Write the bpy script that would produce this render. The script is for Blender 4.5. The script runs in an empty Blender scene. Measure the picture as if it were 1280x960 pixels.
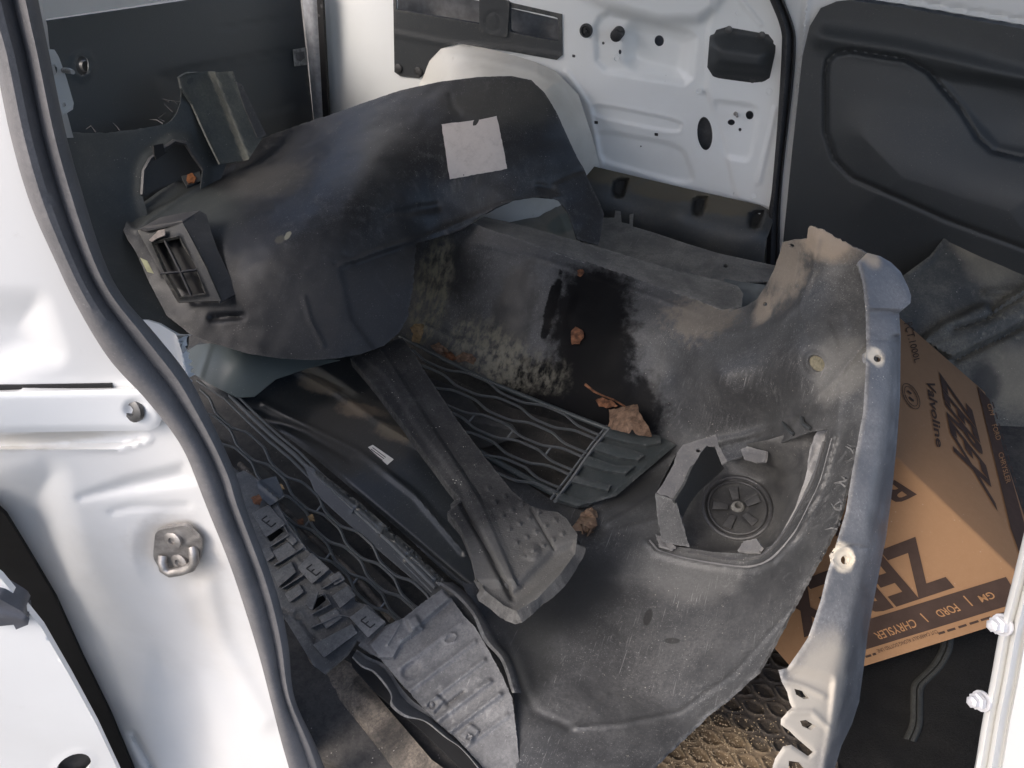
import bpy, math, random
import numpy as np
from mathutils import Vector, noise as mnoise
from mathutils.geometry import delaunay_2d_cdt
random.seed(7)
R = math.radians
sc = bpy.context.scene
col = sc.collection
# ------------------------------------------------------------------ camera
FX = 962.0
CAM = np.array([0.0, 0.0, 1.6])
YAW, PITCH = R(22), R(37)
cam = bpy.data.cameras.new('camera')
cam.sensor_fit = 'HORIZONTAL'; cam.sensor_width = 36; cam.lens = FX / 1280 * 36
cam.clip_start = 0.02; cam.clip_end = 2000
camo = bpy.data.objects.new('camera', cam); col.objects.link(camo)
camo.location = CAM; camo.rotation_euler = (R(90) - PITCH, 0, YAW)
sc.camera = camo
# ------------------------------------------------------------------ light
SUN_EL, SUN_AZ = R(42), R(212)       # azimuth: direction towards the sun, from +y clockwise
w = bpy.data.worlds.new('World'); sc.world = w; w.use_nodes = True
wn = w.node_tree.nodes; wl = w.node_tree.links
sky = wn.new('ShaderNodeTexSky'); sky.sky_type = 'NISHITA'; sky.sun_disc = False
sky.sun_elevation = SUN_EL; sky.sun_rotation = SUN_AZ
sky.air_density = 0.75; sky.dust_density = 3.6; sky.ozone_density = 0.8
bg = wn['Background']; bg.inputs['Strength'].default_value = 0.15
wl.new(sky.outputs[0], bg.inputs['Color'])
sun = bpy.data.lights.new('sun', 'SUN'); sun.energy = 0.5; sun.angle = R(18); sun.color = (1, .99, .98)
suno = bpy.data.objects.new('sun', sun); col.objects.link(suno)
sd = Vector((math.sin(SUN_AZ) * math.cos(SUN_EL), math.cos(SUN_AZ) * math.cos(SUN_EL), math.sin(SUN_EL)))
suno.rotation_euler = (-sd).to_track_quat('-Z', 'Y').to_euler()
suno.location = (0, -3, 6)
sc.view_settings.view_transform = 'Standard'; sc.view_settings.look = 'None'
sc.view_settings.exposure = 1.28; sc.view_settings.gamma = 1
# ------------------------------------------------------------------ rays from pixels of a 1280 x 960 survey of the photo
cy, sy, cp, sp = math.cos(YAW), math.sin(YAW), math.cos(PITCH), math.sin(PITCH)
def rays(px, py):
    px = np.asarray(px, float); py = np.asarray(py, float)
    a = (px - 640) / FX; u = (480 - py) / FX
    f = cp + u * sp; up = u * cp - sp
    return np.stack([a * cy - f * sy, f * cy + a * sy, up], -1)
def W(px, py, d): return CAM + rays(px, py) * np.asarray(d, float)[..., None]
def depth(px, py, spec):
    if not isinstance(spec, tuple): return float(spec)
    k, v = spec; i = 'xyz'.index(k)
    return float((v - CAM[i]) / rays(px, py)[i])
def P(px, py, spec): return Vector(W(px, py, depth(px, py, spec)))
class DF:
    """smooth depth field through a few measured points (thin plate in inverse depth, so three points give a plane)"""
    def __init__(s, pts, lam=0.0):
        s.c = np.array([[p[0], p[1]] for p in pts], float) / 100
        v = np.array([1 / depth(*p) for p in pts]); n = len(pts)
        if n == 1: s.w = np.zeros(1); s.a = np.array([v[0], 0, 0]); return
        if n == 3:
            s.w = np.zeros(3); s.a = np.linalg.solve(np.c_[np.ones(3), s.c], v); return
        K = s.k(s.c, s.c) + lam * np.eye(n); Q = np.c_[np.ones(n), s.c]
        A = np.block([[K, Q], [Q.T, np.zeros((3, 3))]])
        sol = np.linalg.lstsq(A, np.r_[v, 0, 0, 0], rcond=None)[0]; s.w, s.a = sol[:n], sol[n:]
    @staticmethod
    def k(a, b):
        r2 = ((a[:, None] - b[None]) ** 2).sum(-1)
        return np.where(r2 > 1e-12, r2 * np.log(np.maximum(r2, 1e-12)), 0)
    def __call__(s, px, py):
        q = np.stack([np.atleast_1d(px), np.atleast_1d(py)], -1).astype(float) / 100
        return 1 / (s.k(q, s.c) @ s.w + s.a[0] + q @ s.a[1:])
    def at(s, px, py, off=0.0): return Vector(W(px, py, s(px, py)[0] - off))
def plane(axis, val):
    g = [(300, 300), (900, 300), (600, 600)]
    return DF([(x, y, (axis, val)) for x, y in g])
# ------------------------------------------------------------------ 2D helpers
def seg_dist(p, a, b):
    ab = b - a; t = np.clip(((p - a) @ ab) / max(ab @ ab, 1e-9), 0, 1)
    return np.sqrt(((p - a - t[:, None] * ab) ** 2).sum(1))
def line_dist(p, pts, closed=False):
    pts = np.array(pts, float); n = len(pts); d = np.full(len(p), 1e9)
    for i in range(n if closed else n - 1): d = np.minimum(d, seg_dist(p, pts[i], pts[(i + 1) % n]))
    return d
def inside(p, pts):
    pts = np.array(pts, float); r = np.zeros(len(p), bool); n = len(pts); j = n - 1
    for i in range(n):
        xi, yi = pts[i]; xj, yj = pts[j]
        c = ((yi > p[:, 1]) != (yj > p[:, 1]))
        with np.errstate(divide='ignore', invalid='ignore'):
            x = (xj - xi) * (p[:, 1] - yi) / (yj - yi) + xi
        r ^= c & (p[:, 0] < x); j = i
    return r
def smooth_curve(pts, step=4, closed=False):
    """Catmull-Rom through pts"""
    pts = [np.array(p, float) for p in pts]; n = len(pts); out = []
    for i in range(n if closed else n - 1):
        p1, p2 = pts[i], pts[(i + 1) % n]
        p0 = pts[i - 1] if (closed or i > 0) else 2 * p1 - p2
        p3 = pts[(i + 2) % n] if (closed or i + 2 < n) else 2 * p2 - p1
        m = max(1, int(np.linalg.norm((p2 - p1)[:2]) / step))
        for k in range(m):
            t = k / m
            out.append(.5 * ((2 * p1) + (p2 - p0) * t + (2 * p0 - 5 * p1 + 4 * p2 - p3) * t * t + (3 * p1 - p0 - 3 * p2 + p3) * t ** 3))
    if not closed: out.append(pts[-1])
    return out
def resample(pts, step, closed=True):
    out = []; n = len(pts)
    for i in range(n if closed else n - 1):
        a = np.array(pts[i], float); b = np.array(pts[(i + 1) % n], float)
        m = max(1, int(round(np.linalg.norm(b - a) / step)))
        for k in range(m): out.append(a + (b - a) * k / m)
    if not closed: out.append(np.array(pts[-1], float))
    return out
def oval(cx, cy_, rx, ry, rot=0, n=24):
    c, s = math.cos(R(rot)), math.sin(R(rot))
    return [(cx + rx * math.cos(t) * c - ry * math.sin(t) * s, cy_ + rx * math.cos(t) * s + ry * math.sin(t) * c)
            for t in [2 * math.pi * k / n for k in range(n)]]
def rrect(quad, r=.25, n=4):
    """four corners -> outline with rounded corners"""
    out = []; q = [np.array(p, float) for p in quad]
    for i in range(len(q)):
        p0, p1, p2 = q[i - 1], q[i], q[(i + 1) % len(q)]
        a = p1 + (p0 - p1) * r; b = p1 + (p2 - p1) * r
        for k in range(n + 1):
            t = k / n; out.append(tuple((1 - t) ** 2 * a + 2 * t * (1 - t) * p1 + t * t * b))
    return out
def relief(p, disp):
    """depth towards the viewer (m) of pressed ribs, panels and steps"""
    h = np.zeros(len(p))
    for e in disp or []:
        if e[0] == 'line': h += e[3] * np.exp(-(line_dist(p, e[1]) / e[2]) ** 2)
        elif e[0] == 'ring': h += e[3] * np.exp(-(line_dist(p, e[1], True) / e[2]) ** 2)
        elif e[0] == 'poly':
            d = line_dist(p, e[1], True); t = np.clip(np.where(inside(p, e[1]), d, -d) / e[2] * .5 + .5, 0, 1)
            h += e[3] * t * t * (3 - 2 * t)
        elif e[0] == 'fn': h += e[1](p)
    return h
# ------------------------------------------------------------------ objects
def link_mesh(name, verts, faces, mat, parent=None, sharp=40, smooth=True):
    me = bpy.data.meshes.new(name); me.from_pydata([tuple(v) for v in verts], [], [tuple(int(i) for i in f) for f in faces])
    me.update()
    if smooth:
        me.polygons.foreach_set('use_smooth', [True] * len(me.polygons))
        me.set_sharp_from_angle(angle=R(sharp))
    if mat: me.materials.append(mat)
    o = bpy.data.objects.new(name, me); col.objects.link(o)
    if parent:
        o.parent = parent
        b = parent; t = Vector((0, 0, 0))
        while b: t += b.location; b = b.parent
        o.matrix_parent_inverse.identity(); 
        me.transform(__import__('mathutils').Matrix.Translation(-t))
    return o
def thing(name, label, cat, loc, group=None):
    o = bpy.data.objects.new(name, None); o.empty_display_size = .05; col.objects.link(o); o.location = loc
    o['label'] = label; o['category'] = cat
    if group: o['group'] = group
    return o
def tag(o, label, cat, group=None, base=None):
    o['label'] = label; o['category'] = cat
    if group: o['group'] = group
    me = o.data
    vs = np.array([v.co for v in me.vertices]); b = Vector(vs.mean(0)); b.z = vs[:, 2].min()
    me.transform(__import__('mathutils').Matrix.Translation(-b)); o.location = b
    return o
def patch(name, outline, df, mat, parent=None, holes=(), res=5, thick=.003, disp=None, jag=0, bumpy=0, off=0.0, sharp=40, curve=False, bscale=9):
    """a moulded sheet: outline and holes surveyed in the photo, depth from df, relief, and real thickness"""
    if curve: outline = smooth_curve(outline, res, True)
    ol = resample(outline, res)
    if jag: ol = [p + np.array([random.uniform(-jag, jag), random.uniform(-jag, jag)]) for p in ol]
    V = [tuple(p) for p in ol]; E = [(i, (i + 1) % len(V)) for i in range(len(V))]
    hs = []
    for h in holes:
        hr = resample(h, max(2, res * .8)); hs.append(hr); b = len(V)
        V += [tuple(p) for p in hr]; E += [(b + i, b + (i + 1) % len(hr)) for i in range(len(hr))]
    x0, y0 = np.min(ol, 0); x1, y1 = np.max(ol, 0)
    gx, gy = np.meshgrid(np.arange(x0 + res * .5, x1, res), np.arange(y0 + res * .5, y1, res * .866))
    gx[1::2] += res * .5
    g = np.stack([gx.ravel(), gy.ravel()], -1)
    m = inside(g, ol) & (line_dist(g, ol, True) > res * .45)
    for h in hs: m &= ~inside(g, h) & (line_dist(g, h, True) > res * .35)
    V += [tuple(p) for p in g[m]]
    vo, eo, fo, *_ = delaunay_2d_cdt([Vector(v) for v in V], E, [], 0, 1e-4)
    v2 = np.array([tuple(v) for v in vo]); f = np.array([t for t in fo if len(t) == 3])
    c = v2[f].mean(1); k = inside(c, ol)
    for h in hs: k &= ~inside(c, h)
    f = f[k]
    d = df(v2[:, 0], v2[:, 1]) - off - relief(v2, disp)
    v3 = W(v2[:, 0], v2[:, 1], d)
    if bumpy:
        r = rays(v2[:, 0], v2[:, 1])
        nz = np.array([mnoise.fractal(Vector(q) * bscale, 1.0, 2.0, 3) for q in v3])
        v3 = v3 + r * (nz * bumpy)[:, None]
    # orient to the camera
    a, b_, c_ = v3[f[:, 0]], v3[f[:, 1]], v3[f[:, 2]]
    n = np.cross(b_ - a, c_ - a); flip = (n * (CAM - a)).sum(1) < 0
    f[flip] = f[flip][:, ::-1]; n[flip] *= -1
    vn = np.zeros_like(v3)
    for i in range(3): np.add.at(vn, f[:, i], n)
    vn /= np.maximum(np.linalg.norm(vn, axis=1, keepdims=True), 1e-12)
    N = len(v3); back = v3 - vn * thick
    faces = [tuple(t) for t in f] + [(t[2] + N, t[1] + N, t[0] + N) for t in f]
    ed = {}
    for t in f:
        for i in range(3):
            e = (t[i], t[(i + 1) % 3])
            if (e[1], e[0]) in ed: del ed[(e[1], e[0])]
            else: ed[e] = 1
    faces += [(b2, a2, a2 + N, b2 + N) for a2, b2 in ed]
    allv = np.concatenate([v3, back]); used = np.zeros(2 * N, bool)
    for t in faces: used[list(t)] = True
    idx = np.cumsum(used) - 1
    return link_mesh(name, allv[used], [[idx[i] for i in t] for t in faces], mat, parent, sharp)
def tube(name, pts, r, mat, parent=None, n=6, flat=1.0, cap=True, build=True):
    """a rod along 3D points"""
    pts = [Vector(p) for p in pts]; V = []; F = []; m = len(pts)
    for i, p in enumerate(pts):
        t = (pts[min(i + 1, m - 1)] - pts[max(i - 1, 0)]).normalized()
        v = (Vector(CAM) - p).normalized(); s = t.cross(v).normalized(); q = s.cross(t).normalized()
        rr = r[i] if isinstance(r, (list, tuple)) else r
        for k in range(n):
            a = 2 * math.pi * (k + .5) / n
            V.append(p + s * math.cos(a) * rr + q * math.sin(a) * rr * flat)
    for i in range(m - 1):
        for k in range(n):
            a, b = i * n + k, i * n + (k + 1) % n
            F.append((a, b, b + n, a + n))
    if cap: F.append(tuple(range(n))[::-1]); F.append(tuple((m - 1) * n + k for k in range(n)))
    if not build: return V, F
    return link_mesh(name, V, F, mat, parent, 50)
def tubes(name, list_, mat, parent=None):
    V, F = [], []
    for pts, r, n, flat in list_:
        v, f = tube('', pts, r, None, None, n, flat, True, False); b = len(V); V += v; F += [tuple(i + b for i in t) for t in f]
    return link_mesh(name, V, F, mat, parent, 50)
def ribbon(name, lpts, rpts, df, prof, mat, parent=None, n=80, thick=.01):
    """a long moulded strip between two edges with a cross profile [(t, height)]"""
    L = np.array(resample_n(smooth_curve(lpts, 3), n)); Rr = np.array(resample_n(smooth_curve(rpts, 3), n))
    ts = [p[0] for p in prof]; hs = [p[1] for p in prof]; m = len(ts); V = []
    for i in range(n):
        for t, h in zip(ts, hs):
            q = L[i] * (1 - t) + Rr[i] * t; V.append(W(q[0], q[1], df(q[0], q[1])[0] - h))
    F = []
    for i in range(n - 1):
        for j in range(m - 1):
            a = i * m + j; F.append((a, a + m, a + m + 1, a + 1))
    V = np.array(V); a = F[len(F) // 2]
    nn = np.cross(V[a[1]] - V[a[0]], V[a[3]] - V[a[0]])
    if nn @ (CAM - V[a[0]]) < 0: F = [t[::-1] for t in F]
    N = len(V); away = V - CAM; away /= np.linalg.norm(away, axis=1, keepdims=True)
    back = V + away * thick
    F2 = F + [tuple(i + N for i in t[::-1]) for t in F]
    ed = {}
    for t in F:
        for i in range(4):
            e = (t[i], t[(i + 1) % 4])
            if (e[1], e[0]) in ed: del ed[(e[1], e[0])]
            else: ed[e] = 1
    F2 += [(b, a, a + N, b + N) for a, b in ed]
    return link_mesh(name, np.concatenate([V, back]), F2, mat, parent, 45)
def resample_n(pts, n):
    p = np.array(pts, float); s = np.r_[0, np.cumsum(np.linalg.norm(np.diff(p, axis=0), axis=1))]
    t = np.linspace(0, s[-1], n)
    return np.stack([np.interp(t, s, p[:, i]) for i in range(p.shape[1])], -1)
def frame_at(p, nrm, up=Vector((0, 0, 1))):
    n = Vector(nrm).normalized(); x = up.cross(n).normalized(); return x, n.cross(x), n
def lathe(name, p, nrm, prof, mat, parent=None, n=16, hexa=False):
    """turned piece: prof = [(radius, height along normal)]"""
    p = Vector(p); x, y, z = frame_at(p, nrm); V = []; F = []
    if hexa: n = 6
    for r, h in prof:
        for k in range(n):
            a = 2 * math.pi * k / n; V.append(p + x * r * math.cos(a) + y * r * math.sin(a) + z * h)
    m = len(prof)
    for i in range(m - 1):
        for k in range(n): a, b = i * n + k, i * n + (k + 1) % n; F.append((a, b, b + n, a + n))
    F.append(tuple(range(n))[::-1]); F.append(tuple((m - 1) * n + k for k in range(n)))
    return link_mesh(name, V, F, mat, parent, 35)
def solid(name, corners, mat, parent=None, bevel=0.002):
    """hexahedron from 8 corners (bottom ring of 4, top ring of 4), bevelled"""
    import bmesh
    bm = bmesh.new(); vs = [bm.verts.new(Vector(c)) for c in corners]
    for f in [(0, 1, 2, 3), (7, 6, 5, 4), (0, 4, 5, 1), (1, 5, 6, 2), (2, 6, 7, 3), (3, 7, 4, 0)]: bm.faces.new([vs[i] for i in f])
    bmesh.ops.recalc_face_normals(bm, faces=bm.faces)
    if bevel: bmesh.ops.bevel(bm, geom=bm.edges[:] + bm.verts[:], offset=bevel, segments=2, affect='EDGES', profile=.6)
    V = [v.co.copy() for v in bm.verts]; bm.verts.index_update(); F = [[v.index for v in f.verts] for f in bm.faces]; bm.free()
    return link_mesh(name, V, F, mat, parent, 35)
def block(name, quad, df, h, mat, parent=None, bevel=.0015, sink=0.0):
    """a block standing on a surface: quad in survey pixels, raised h towards the viewer"""
    lo = [df.at(x, y, -sink) for x, y in quad]; hi = [df.at(x, y, h) for x, y in quad]
    return solid(name, lo + hi, mat, parent, bevel)
# ------------------------------------------------------------------ materials
class NT:
    def __init__(s, name):
        s.m = bpy.data.materials.new(name); s.m.use_nodes = True; s.t = s.m.node_tree; s.b = s.t.nodes['Principled BSDF']
        s.pos = s.t.nodes.new('ShaderNodeNewGeometry').outputs['Position']
    def n(s, kind, **kw):
        x = s.t.nodes.new(kind)
        for k, v in kw.items(): setattr(x, k, v)
        return x
    def l(s, a, b): s.t.links.new(a, b)
    def mapv(s, scale=(1, 1, 1), rot=(0, 0, 0), vec=None):
        x = s.n('ShaderNodeMapping'); x.inputs['Scale'].default_value = scale; x.inputs['Rotation'].default_value = rot
        s.l(vec or s.pos, x.inputs['Vector']); return x.outputs[0]
    def noise(s, scale, detail=6, rough=.6, vec=None, dist=0):
        x = s.n('ShaderNodeTexNoise'); x.inputs['Scale'].default_value = scale; x.inputs['Detail'].default_value = detail
        x.inputs['Roughness'].default_value = rough; x.inputs['Distortion'].default_value = dist
        s.l(vec or s.pos, x.inputs['Vector']); return x.outputs['Fac']
    def ramp(s, fac, lo, hi, a=0.0, b=1.0):
        x = s.n('ShaderNodeMapRange'); x.interpolation_type = 'SMOOTHSTEP'
        for k, v in (('From Min', lo), ('From Max', hi), ('To Min', a), ('To Max', b)): x.inputs[k].default_value = v
        s.l(fac, x.inputs['Value']); return x.outputs[0]
    def math(s, op, a, b=None):
        x = s.n('ShaderNodeMath', operation=op)
        for i, v in enumerate((a, b)):
            if v is None: continue
            if isinstance(v, (int, float)): x.inputs[i].default_value = v
            else: s.l(v, x.inputs[i])
        return x.outputs[0]
    def mix(s, fac, a, b):
        x = s.n('ShaderNodeMix', data_type='RGBA')
        for i, v in ((0, fac), (6, a), (7, b)):
            if isinstance(v, (int, float)): x.inputs[i].default_value = v
            elif isinstance(v, tuple): x.inputs[i].default_value = (*v, 1)
            else: s.l(v, x.inputs[i])
        return x.outputs[2]
    def mixf(s, fac, a, b):
        x = s.n('ShaderNodeMix', data_type='FLOAT')
        for i, v in ((0, fac), (2, a), (3, b)):
            if isinstance(v, (int, float)): x.inputs[i].default_value = v
            else: s.l(v, x.inputs[i])
        return x.outputs[0]
    def blob(s, p, r, soft=.4, nscale=14, namp=.5):
        """0..1 mask of a stain or painted shading at world point p; r may be a triple"""
        r3 = r if isinstance(r, tuple) else (r, r, r)
        x = s.n('ShaderNodeVectorMath', operation='SUBTRACT'); s.l(s.pos, x.inputs[0]); x.inputs[1].default_value = tuple(p)
        y = s.n('ShaderNodeVectorMath', operation='DIVIDE'); s.l(x.outputs[0], y.inputs[0]); y.inputs[1].default_value = r3
        z = s.n('ShaderNodeVectorMath', operation='LENGTH'); s.l(y.outputs[0], z.inputs[0])
        d = s.math('ADD', z.outputs['Value'], s.math('MULTIPLY', s.math('SUBTRACT', s.noise(nscale, 6, .65), .5), namp * 2))
        return s.ramp(d, 1 + soft * .5, 1 - soft * .5)
    def bump(s, h, strength, dist=.002):
        x = s.n('ShaderNodeBump'); x.inputs['Strength'].default_value = strength; x.inputs['Distance'].default_value = dist
        s.l(h, x.inputs['Height'])
        old = s.b.inputs['Normal']
        if old.is_linked: s.l(old.links[0].from_socket, x.inputs['Normal'])
        s.l(x.outputs[0], old)
def finish(t, colr, rough, spec=.5):
    for k, v in (('Base Color', colr), ('Roughness', rough)):
        if isinstance(v, tuple): t.b.inputs[k].default_value = (*v, 1)
        elif isinstance(v, (int, float)): t.b.inputs[k].default_value = v
        else: t.l(v, t.b.inputs[k])
    if isinstance(spec, (int, float)): t.b.inputs['Specular IOR Level'].default_value = spec
    else: t.l(spec, t.b.inputs['Specular IOR Level'])
    return t.m
def plastic(name, base, rough=.5, dust=(.22, .21, .19), amt=.35, scale=7, lo=.42, hi=.72, specks=.5, streak=0, srot=(0, 0, 0), sscale=(90, 90, 9),
            stains_and_shading=(), grain=.15, gscale=500, spec=.5, scratch=.25, wear_edge_light=.32, lint=.32):
    t = NT(name)
    a = t.ramp(t.noise(scale, 11, .74, dist=.3), lo, hi, 0, amt)
    b = t.ramp(t.noise(scale * 9, 8, .78), .48, .78, 0, amt)
    b = t.math('MULTIPLY', b, t.ramp(t.noise(scale * 1.7, 4, .6), .38, .62, .2, 1))
    f = t.math('MAXIMUM', a, b)
    f = t.math('MULTIPLY', f, t.ramp(t.noise(230, 5, .75), .34, .62, .45, 1.15))
    if streak:
        s_ = t.ramp(t.noise(1, 5, .65, t.mapv(sscale, srot)), .48, .72, 0, streak)
        s2 = t.ramp(t.noise(scale * .8, 3, .5), .35, .65)
        f = t.math('MAXIMUM', f, t.math('MULTIPLY', s_, s2))
    f = t.math('MINIMUM', f, 1.0)
    c = t.mix(f, base, dust)
    r = t.mixf(f, rough, .9)
    if scratch:      # fine hair scratches
        for k, (ro, ms) in enumerate((((.5, .4, .7), (520, 520, 9)), ((.9, .2, 1.2), (460, 11, 460)))):
            s_ = t.ramp(t.noise(1, 4, .6, t.mapv(ms, ro)), .60, .75, 0, scratch)
            c = t.mix(t.math('MULTIPLY', s_, t.ramp(t.noise(8 + k * 3, 3), .46, .62)), c, tuple(min(1, x * 1.5 + .04) for x in dust))
    if wear_edge_light:         # worn, dusty edges; the light that edges catch is painted in pale too
        p_ = t.n('ShaderNodeNewGeometry').outputs['Pointiness']
        k = t.math('MULTIPLY', t.ramp(p_, .52, .62, 0, wear_edge_light), t.ramp(t.noise(90, 6, .75), .38, .6, 0, 1))
        c = t.mix(k, c, tuple(min(1, x * 1.35 + .03) for x in dust))
    if lint:         # fine sharp dust grains
        k = t.math('MULTIPLY', t.ramp(t.noise(430, 4, .7), .60, .68, 0, lint), t.ramp(t.noise(scale * 1.6, 6, .7), .38, .62, .12, 1))
        c = t.mix(k, c, tuple(min(1, x * 1.5 + .04) for x in dust))
    if specks:       # crumbs and lint
        v = t.n('ShaderNodeTexVoronoi'); v.inputs['Scale'].default_value = 170; t.l(t.pos, v.inputs['Vector'])
        k = t.math('MULTIPLY', t.ramp(v.outputs['Distance'], .22, .10), t.ramp(t.noise(31, 5, .75), .55, .63))
        c = t.mix(t.math('MULTIPLY', k, specks), c, (.46, .43, .38))
    for st in stains_and_shading:
        msk = t.blob(*st[0])
        if len(st) > 4: msk = t.math('MULTIPLY', msk, t.ramp(t.noise(1, 5, .6, t.mapv(st[4], st[5])), .34, .68))
        c = t.mix(t.math('MULTIPLY', msk, st[3] if len(st) > 3 else 1.0), c, st[1])
        if st[2] is not None: r = t.mixf(msk, r, st[2])
    for st in stains_and_shading:
        if max(st[1]) < .01: spec = t.mixf(t.blob(*st[0]), spec, .06)
    if grain: t.bump(t.noise(gscale, 3, .6), grain, .0008)
    t.bump(t.noise(45, 4, .5), .05, .002)
    return finish(t, c, r, spec)
def paint(name, base, rough=.28, grime=.0, scuff=.0, stains_and_shading=()):
    t = NT(name)
    c = t.mix(t.ramp(t.noise(3, 6, .6), .4, .75, 0, grime), base, (.42, .39, .33))
    c = t.mix(t.ramp(t.noise(40, 6, .75), .62, .8, 0, grime * 1.2), c, (.30, .27, .22))
    r = t.ramp(t.noise(9, 5, .6), .3, .7, rough, rough + .18)
    if scuff:
        for ro in ((0, .5, 0), (0, -.7, 0)):
            s_ = t.ramp(t.noise(1, 3, .5, t.mapv((150, 150, 6), ro)), .735, .77, 0, scuff)
            c = t.mix(t.math('MULTIPLY', s_, t.ramp(t.noise(5, 2), .52, .6)), c, (.05, .05, .05))
    for st in stains_and_shading:
        msk = t.blob(*st[0]); c = t.mix(t.math('MULTIPLY', msk, st[3] if len(st) > 3 else 1.0), c, st[1])
        if st[2] is not None: r = t.mixf(msk, r, st[2])
    t.b.inputs['Coat Weight'].default_value = .35; t.b.inputs['Coat Roughness'].default_value = .12
    t.bump(t.noise(220, 2, .5), .04, .0006)
    return finish(t, c, r, .5)
def simple(name, c, rough=.6, metal=0, grain=0, var=.3, vscale=30, spec=.5):
    t = NT(name)
    cc = t.mix(t.ramp(t.noise(vscale, 6, .65), .3, .75), tuple(x * (1 - var) for x in c), tuple(min(1, x * (1 + var)) for x in c))
    t.b.inputs['Metallic'].default_value = metal
    if grain: t.bump(t.noise(420, 3, .6), grain, .001)
    return finish(t, cc, rough, spec)
# ================================================================== materials of the place
M = {}
M['white'] = paint('white_paint', (.73, .74, .74), .3, .10, .0)
M['white_in'] = paint('white_inner_paint', (.82, .835, .825), .38, .14, .8)
M['white_dirty'] = paint('white_arch_paint', (.68, .67, .62), .5, .6, .5)
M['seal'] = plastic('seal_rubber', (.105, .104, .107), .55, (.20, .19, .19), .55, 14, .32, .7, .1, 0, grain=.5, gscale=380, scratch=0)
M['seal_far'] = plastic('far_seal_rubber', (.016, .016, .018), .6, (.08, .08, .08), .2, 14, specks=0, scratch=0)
M['trim'] = plastic('trim_black', (.034, .038, .041), .55, (.12, .115, .10), .18, 5, .45, .8, .15, 0, grain=.5, gscale=520, scratch=.05)
M['trim_dusty'] = plastic('trim_dusty', (.022, .024, .026), .6, (.17, .15, .11), .3, 8, .38, .7, .3, 0, grain=.4, scratch=.1)
M['cloth'] = simple('door_cloth', (.026, .03, .032), .85, 0, .8, .25, 300)
M['black'] = simple('black_gap', (.008, .008, .009), .7)
M['dark'] = simple('dark_inner', (.02, .02, .02), .8)
M['primer'] = simple('grey_primer', (.16, .16, .16), .6)
M['steel'] = simple('worn_steel', (.36, .34, .32), .48, .8, .3, .3, 60)
M['zinc'] = simple('zinc_bolt', (.62, .62, .64), .42, .5, 0, .1, 60)
M['asphalt'] = simple('asphalt', (.12, .12, .115), .9, 0, .8, .4, 120)
M['screw'] = simple('screw_dark', (.10, .10, .10), .45, .6)
# ================================================================== setting
def quad(name, pts, mat, parent=None):
    return link_mesh(name, pts, [tuple(range(len(pts)))], mat, parent, smooth=False)
g = link_mesh('ground', [(-400, -400, 0), (400, -400, 0), (400, 400, 0), (-400, 400, 0)], [(0, 1, 2, 3)], M['asphalt'], smooth=False)
g['kind'] = 'structure'
van = thing('cargo_van', 'white cargo van seen through its open side door, bare painted metal inside', 'van', (-.1, 1.2, 0))
def box(name, lo, hi, mat, parent=None, bevel=.004):
    x0, y0, z0 = lo; x1, y1, z1 = hi
    return solid(name, [(x0, y0, z0), (x1, y0, z0), (x1, y1, z0), (x0, y1, z0), (x0, y0, z1), (x1, y0, z1), (x1, y1, z1), (x0, y1, z1)], mat, parent, bevel)
FLOOR = .55
M['floor'] = plastic('floor_lining', (.02, .02, .02), .8, (.10, .09, .08), .5, 10, .4, .7, .5, scratch=.1)
box('cargo_floor', (-1.5, .40, FLOOR - .05), (1.4, 1.97, FLOOR), M['floor'], van)
box('roof', (-1.5, .30, 1.92), (1.5, 2.0, 1.95), M['white'], van)
box('sill_panel', (-.42, .32, .25), (.17, .395, FLOOR - .012), M['white'], van)
box('near_side', (-1.5, .33, .30), (-.78, .37, 1.92), M['white'], van)
box('near_header', (-.78, .30, 1.72), (.6, .36, 1.92), M['white'], van)
box('near_front_door', (.26, .352, .25), (1.4, .39, 1.22), M['white'], van)
box('outer_skin', (-1.5, 1.985, .40), (1.4, 2.0, 1.3), M['primer'], van)
box('upper_side', (-1.45, 1.90, 1.33), (.25, 1.93, 1.92), M['white'], van)
# ---- far side panel with its pressings
FW = plane('y', 1.90)
winq = [(491, -30), (702, 18), (703, 69), (696, 75), (640, 65), (572, 54), (551, 61), (538, 74), (531, 92), (524, 98), (500, 95), (493, 90)]
latch = [(887, 46), (893, 35), (907, 31), (963, 41), (970, 50), (969, 66), (962, 98), (950, 105), (892, 97), (884, 84)]
rec = [(744, 34), (750, 21), (762, 16), (862, 40), (870, 47), (865, 96), (855, 104), (757, 88), (746, 76)]
disp = [('poly', rec, 5, -.009), ('poly', rrect([(788, 28), (862, 43), (854, 97), (786, 82)], .3), 12, -.022),
        ('ring', rrect([(740, 127), (856, 150), (850, 169), (739, 146)], .3), 2.2, .0035),
        ('poly', rrect([(740, 127), (856, 150), (850, 169), (739, 146)], .3), 4, -.004),
        ('poly', rrect([(745, 162), (852, 182), (868, 224), (855, 228), (750, 200)], .25), 4, -.006),
        ('poly', [(884, 95), (882, 110), (900, 162), (921, 250), (990, 270), (1000, -30), (905, -30), (884, 40)], 4, .007),
        ('poly', rrect([(890, 125), (950, 134), (937, 201), (905, 195)], .2), 4, -.006),
        ('line', [(969, 136), (962, 170), (948, 228)], 3, .005),
        ('line', [(700, -20), (760, 8), (825, 25), (872, 25), (890, 12), (905, -12)], 6, .006),
        ('poly', [(700, -30), (760, 6), (825, 23), (872, 23), (890, 10), (910, -30)], 8, .02),
        ('line', [(410, -10), (420, 140)], 5, .004), 
        ('line', [(708, 90), (735, 130), (752, 206)], 3, .004), ('line', [(926, 0), (950, 30)], 3, .004)]
hole_slot = oval(881, 167, 9.5, 21, -4)
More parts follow.
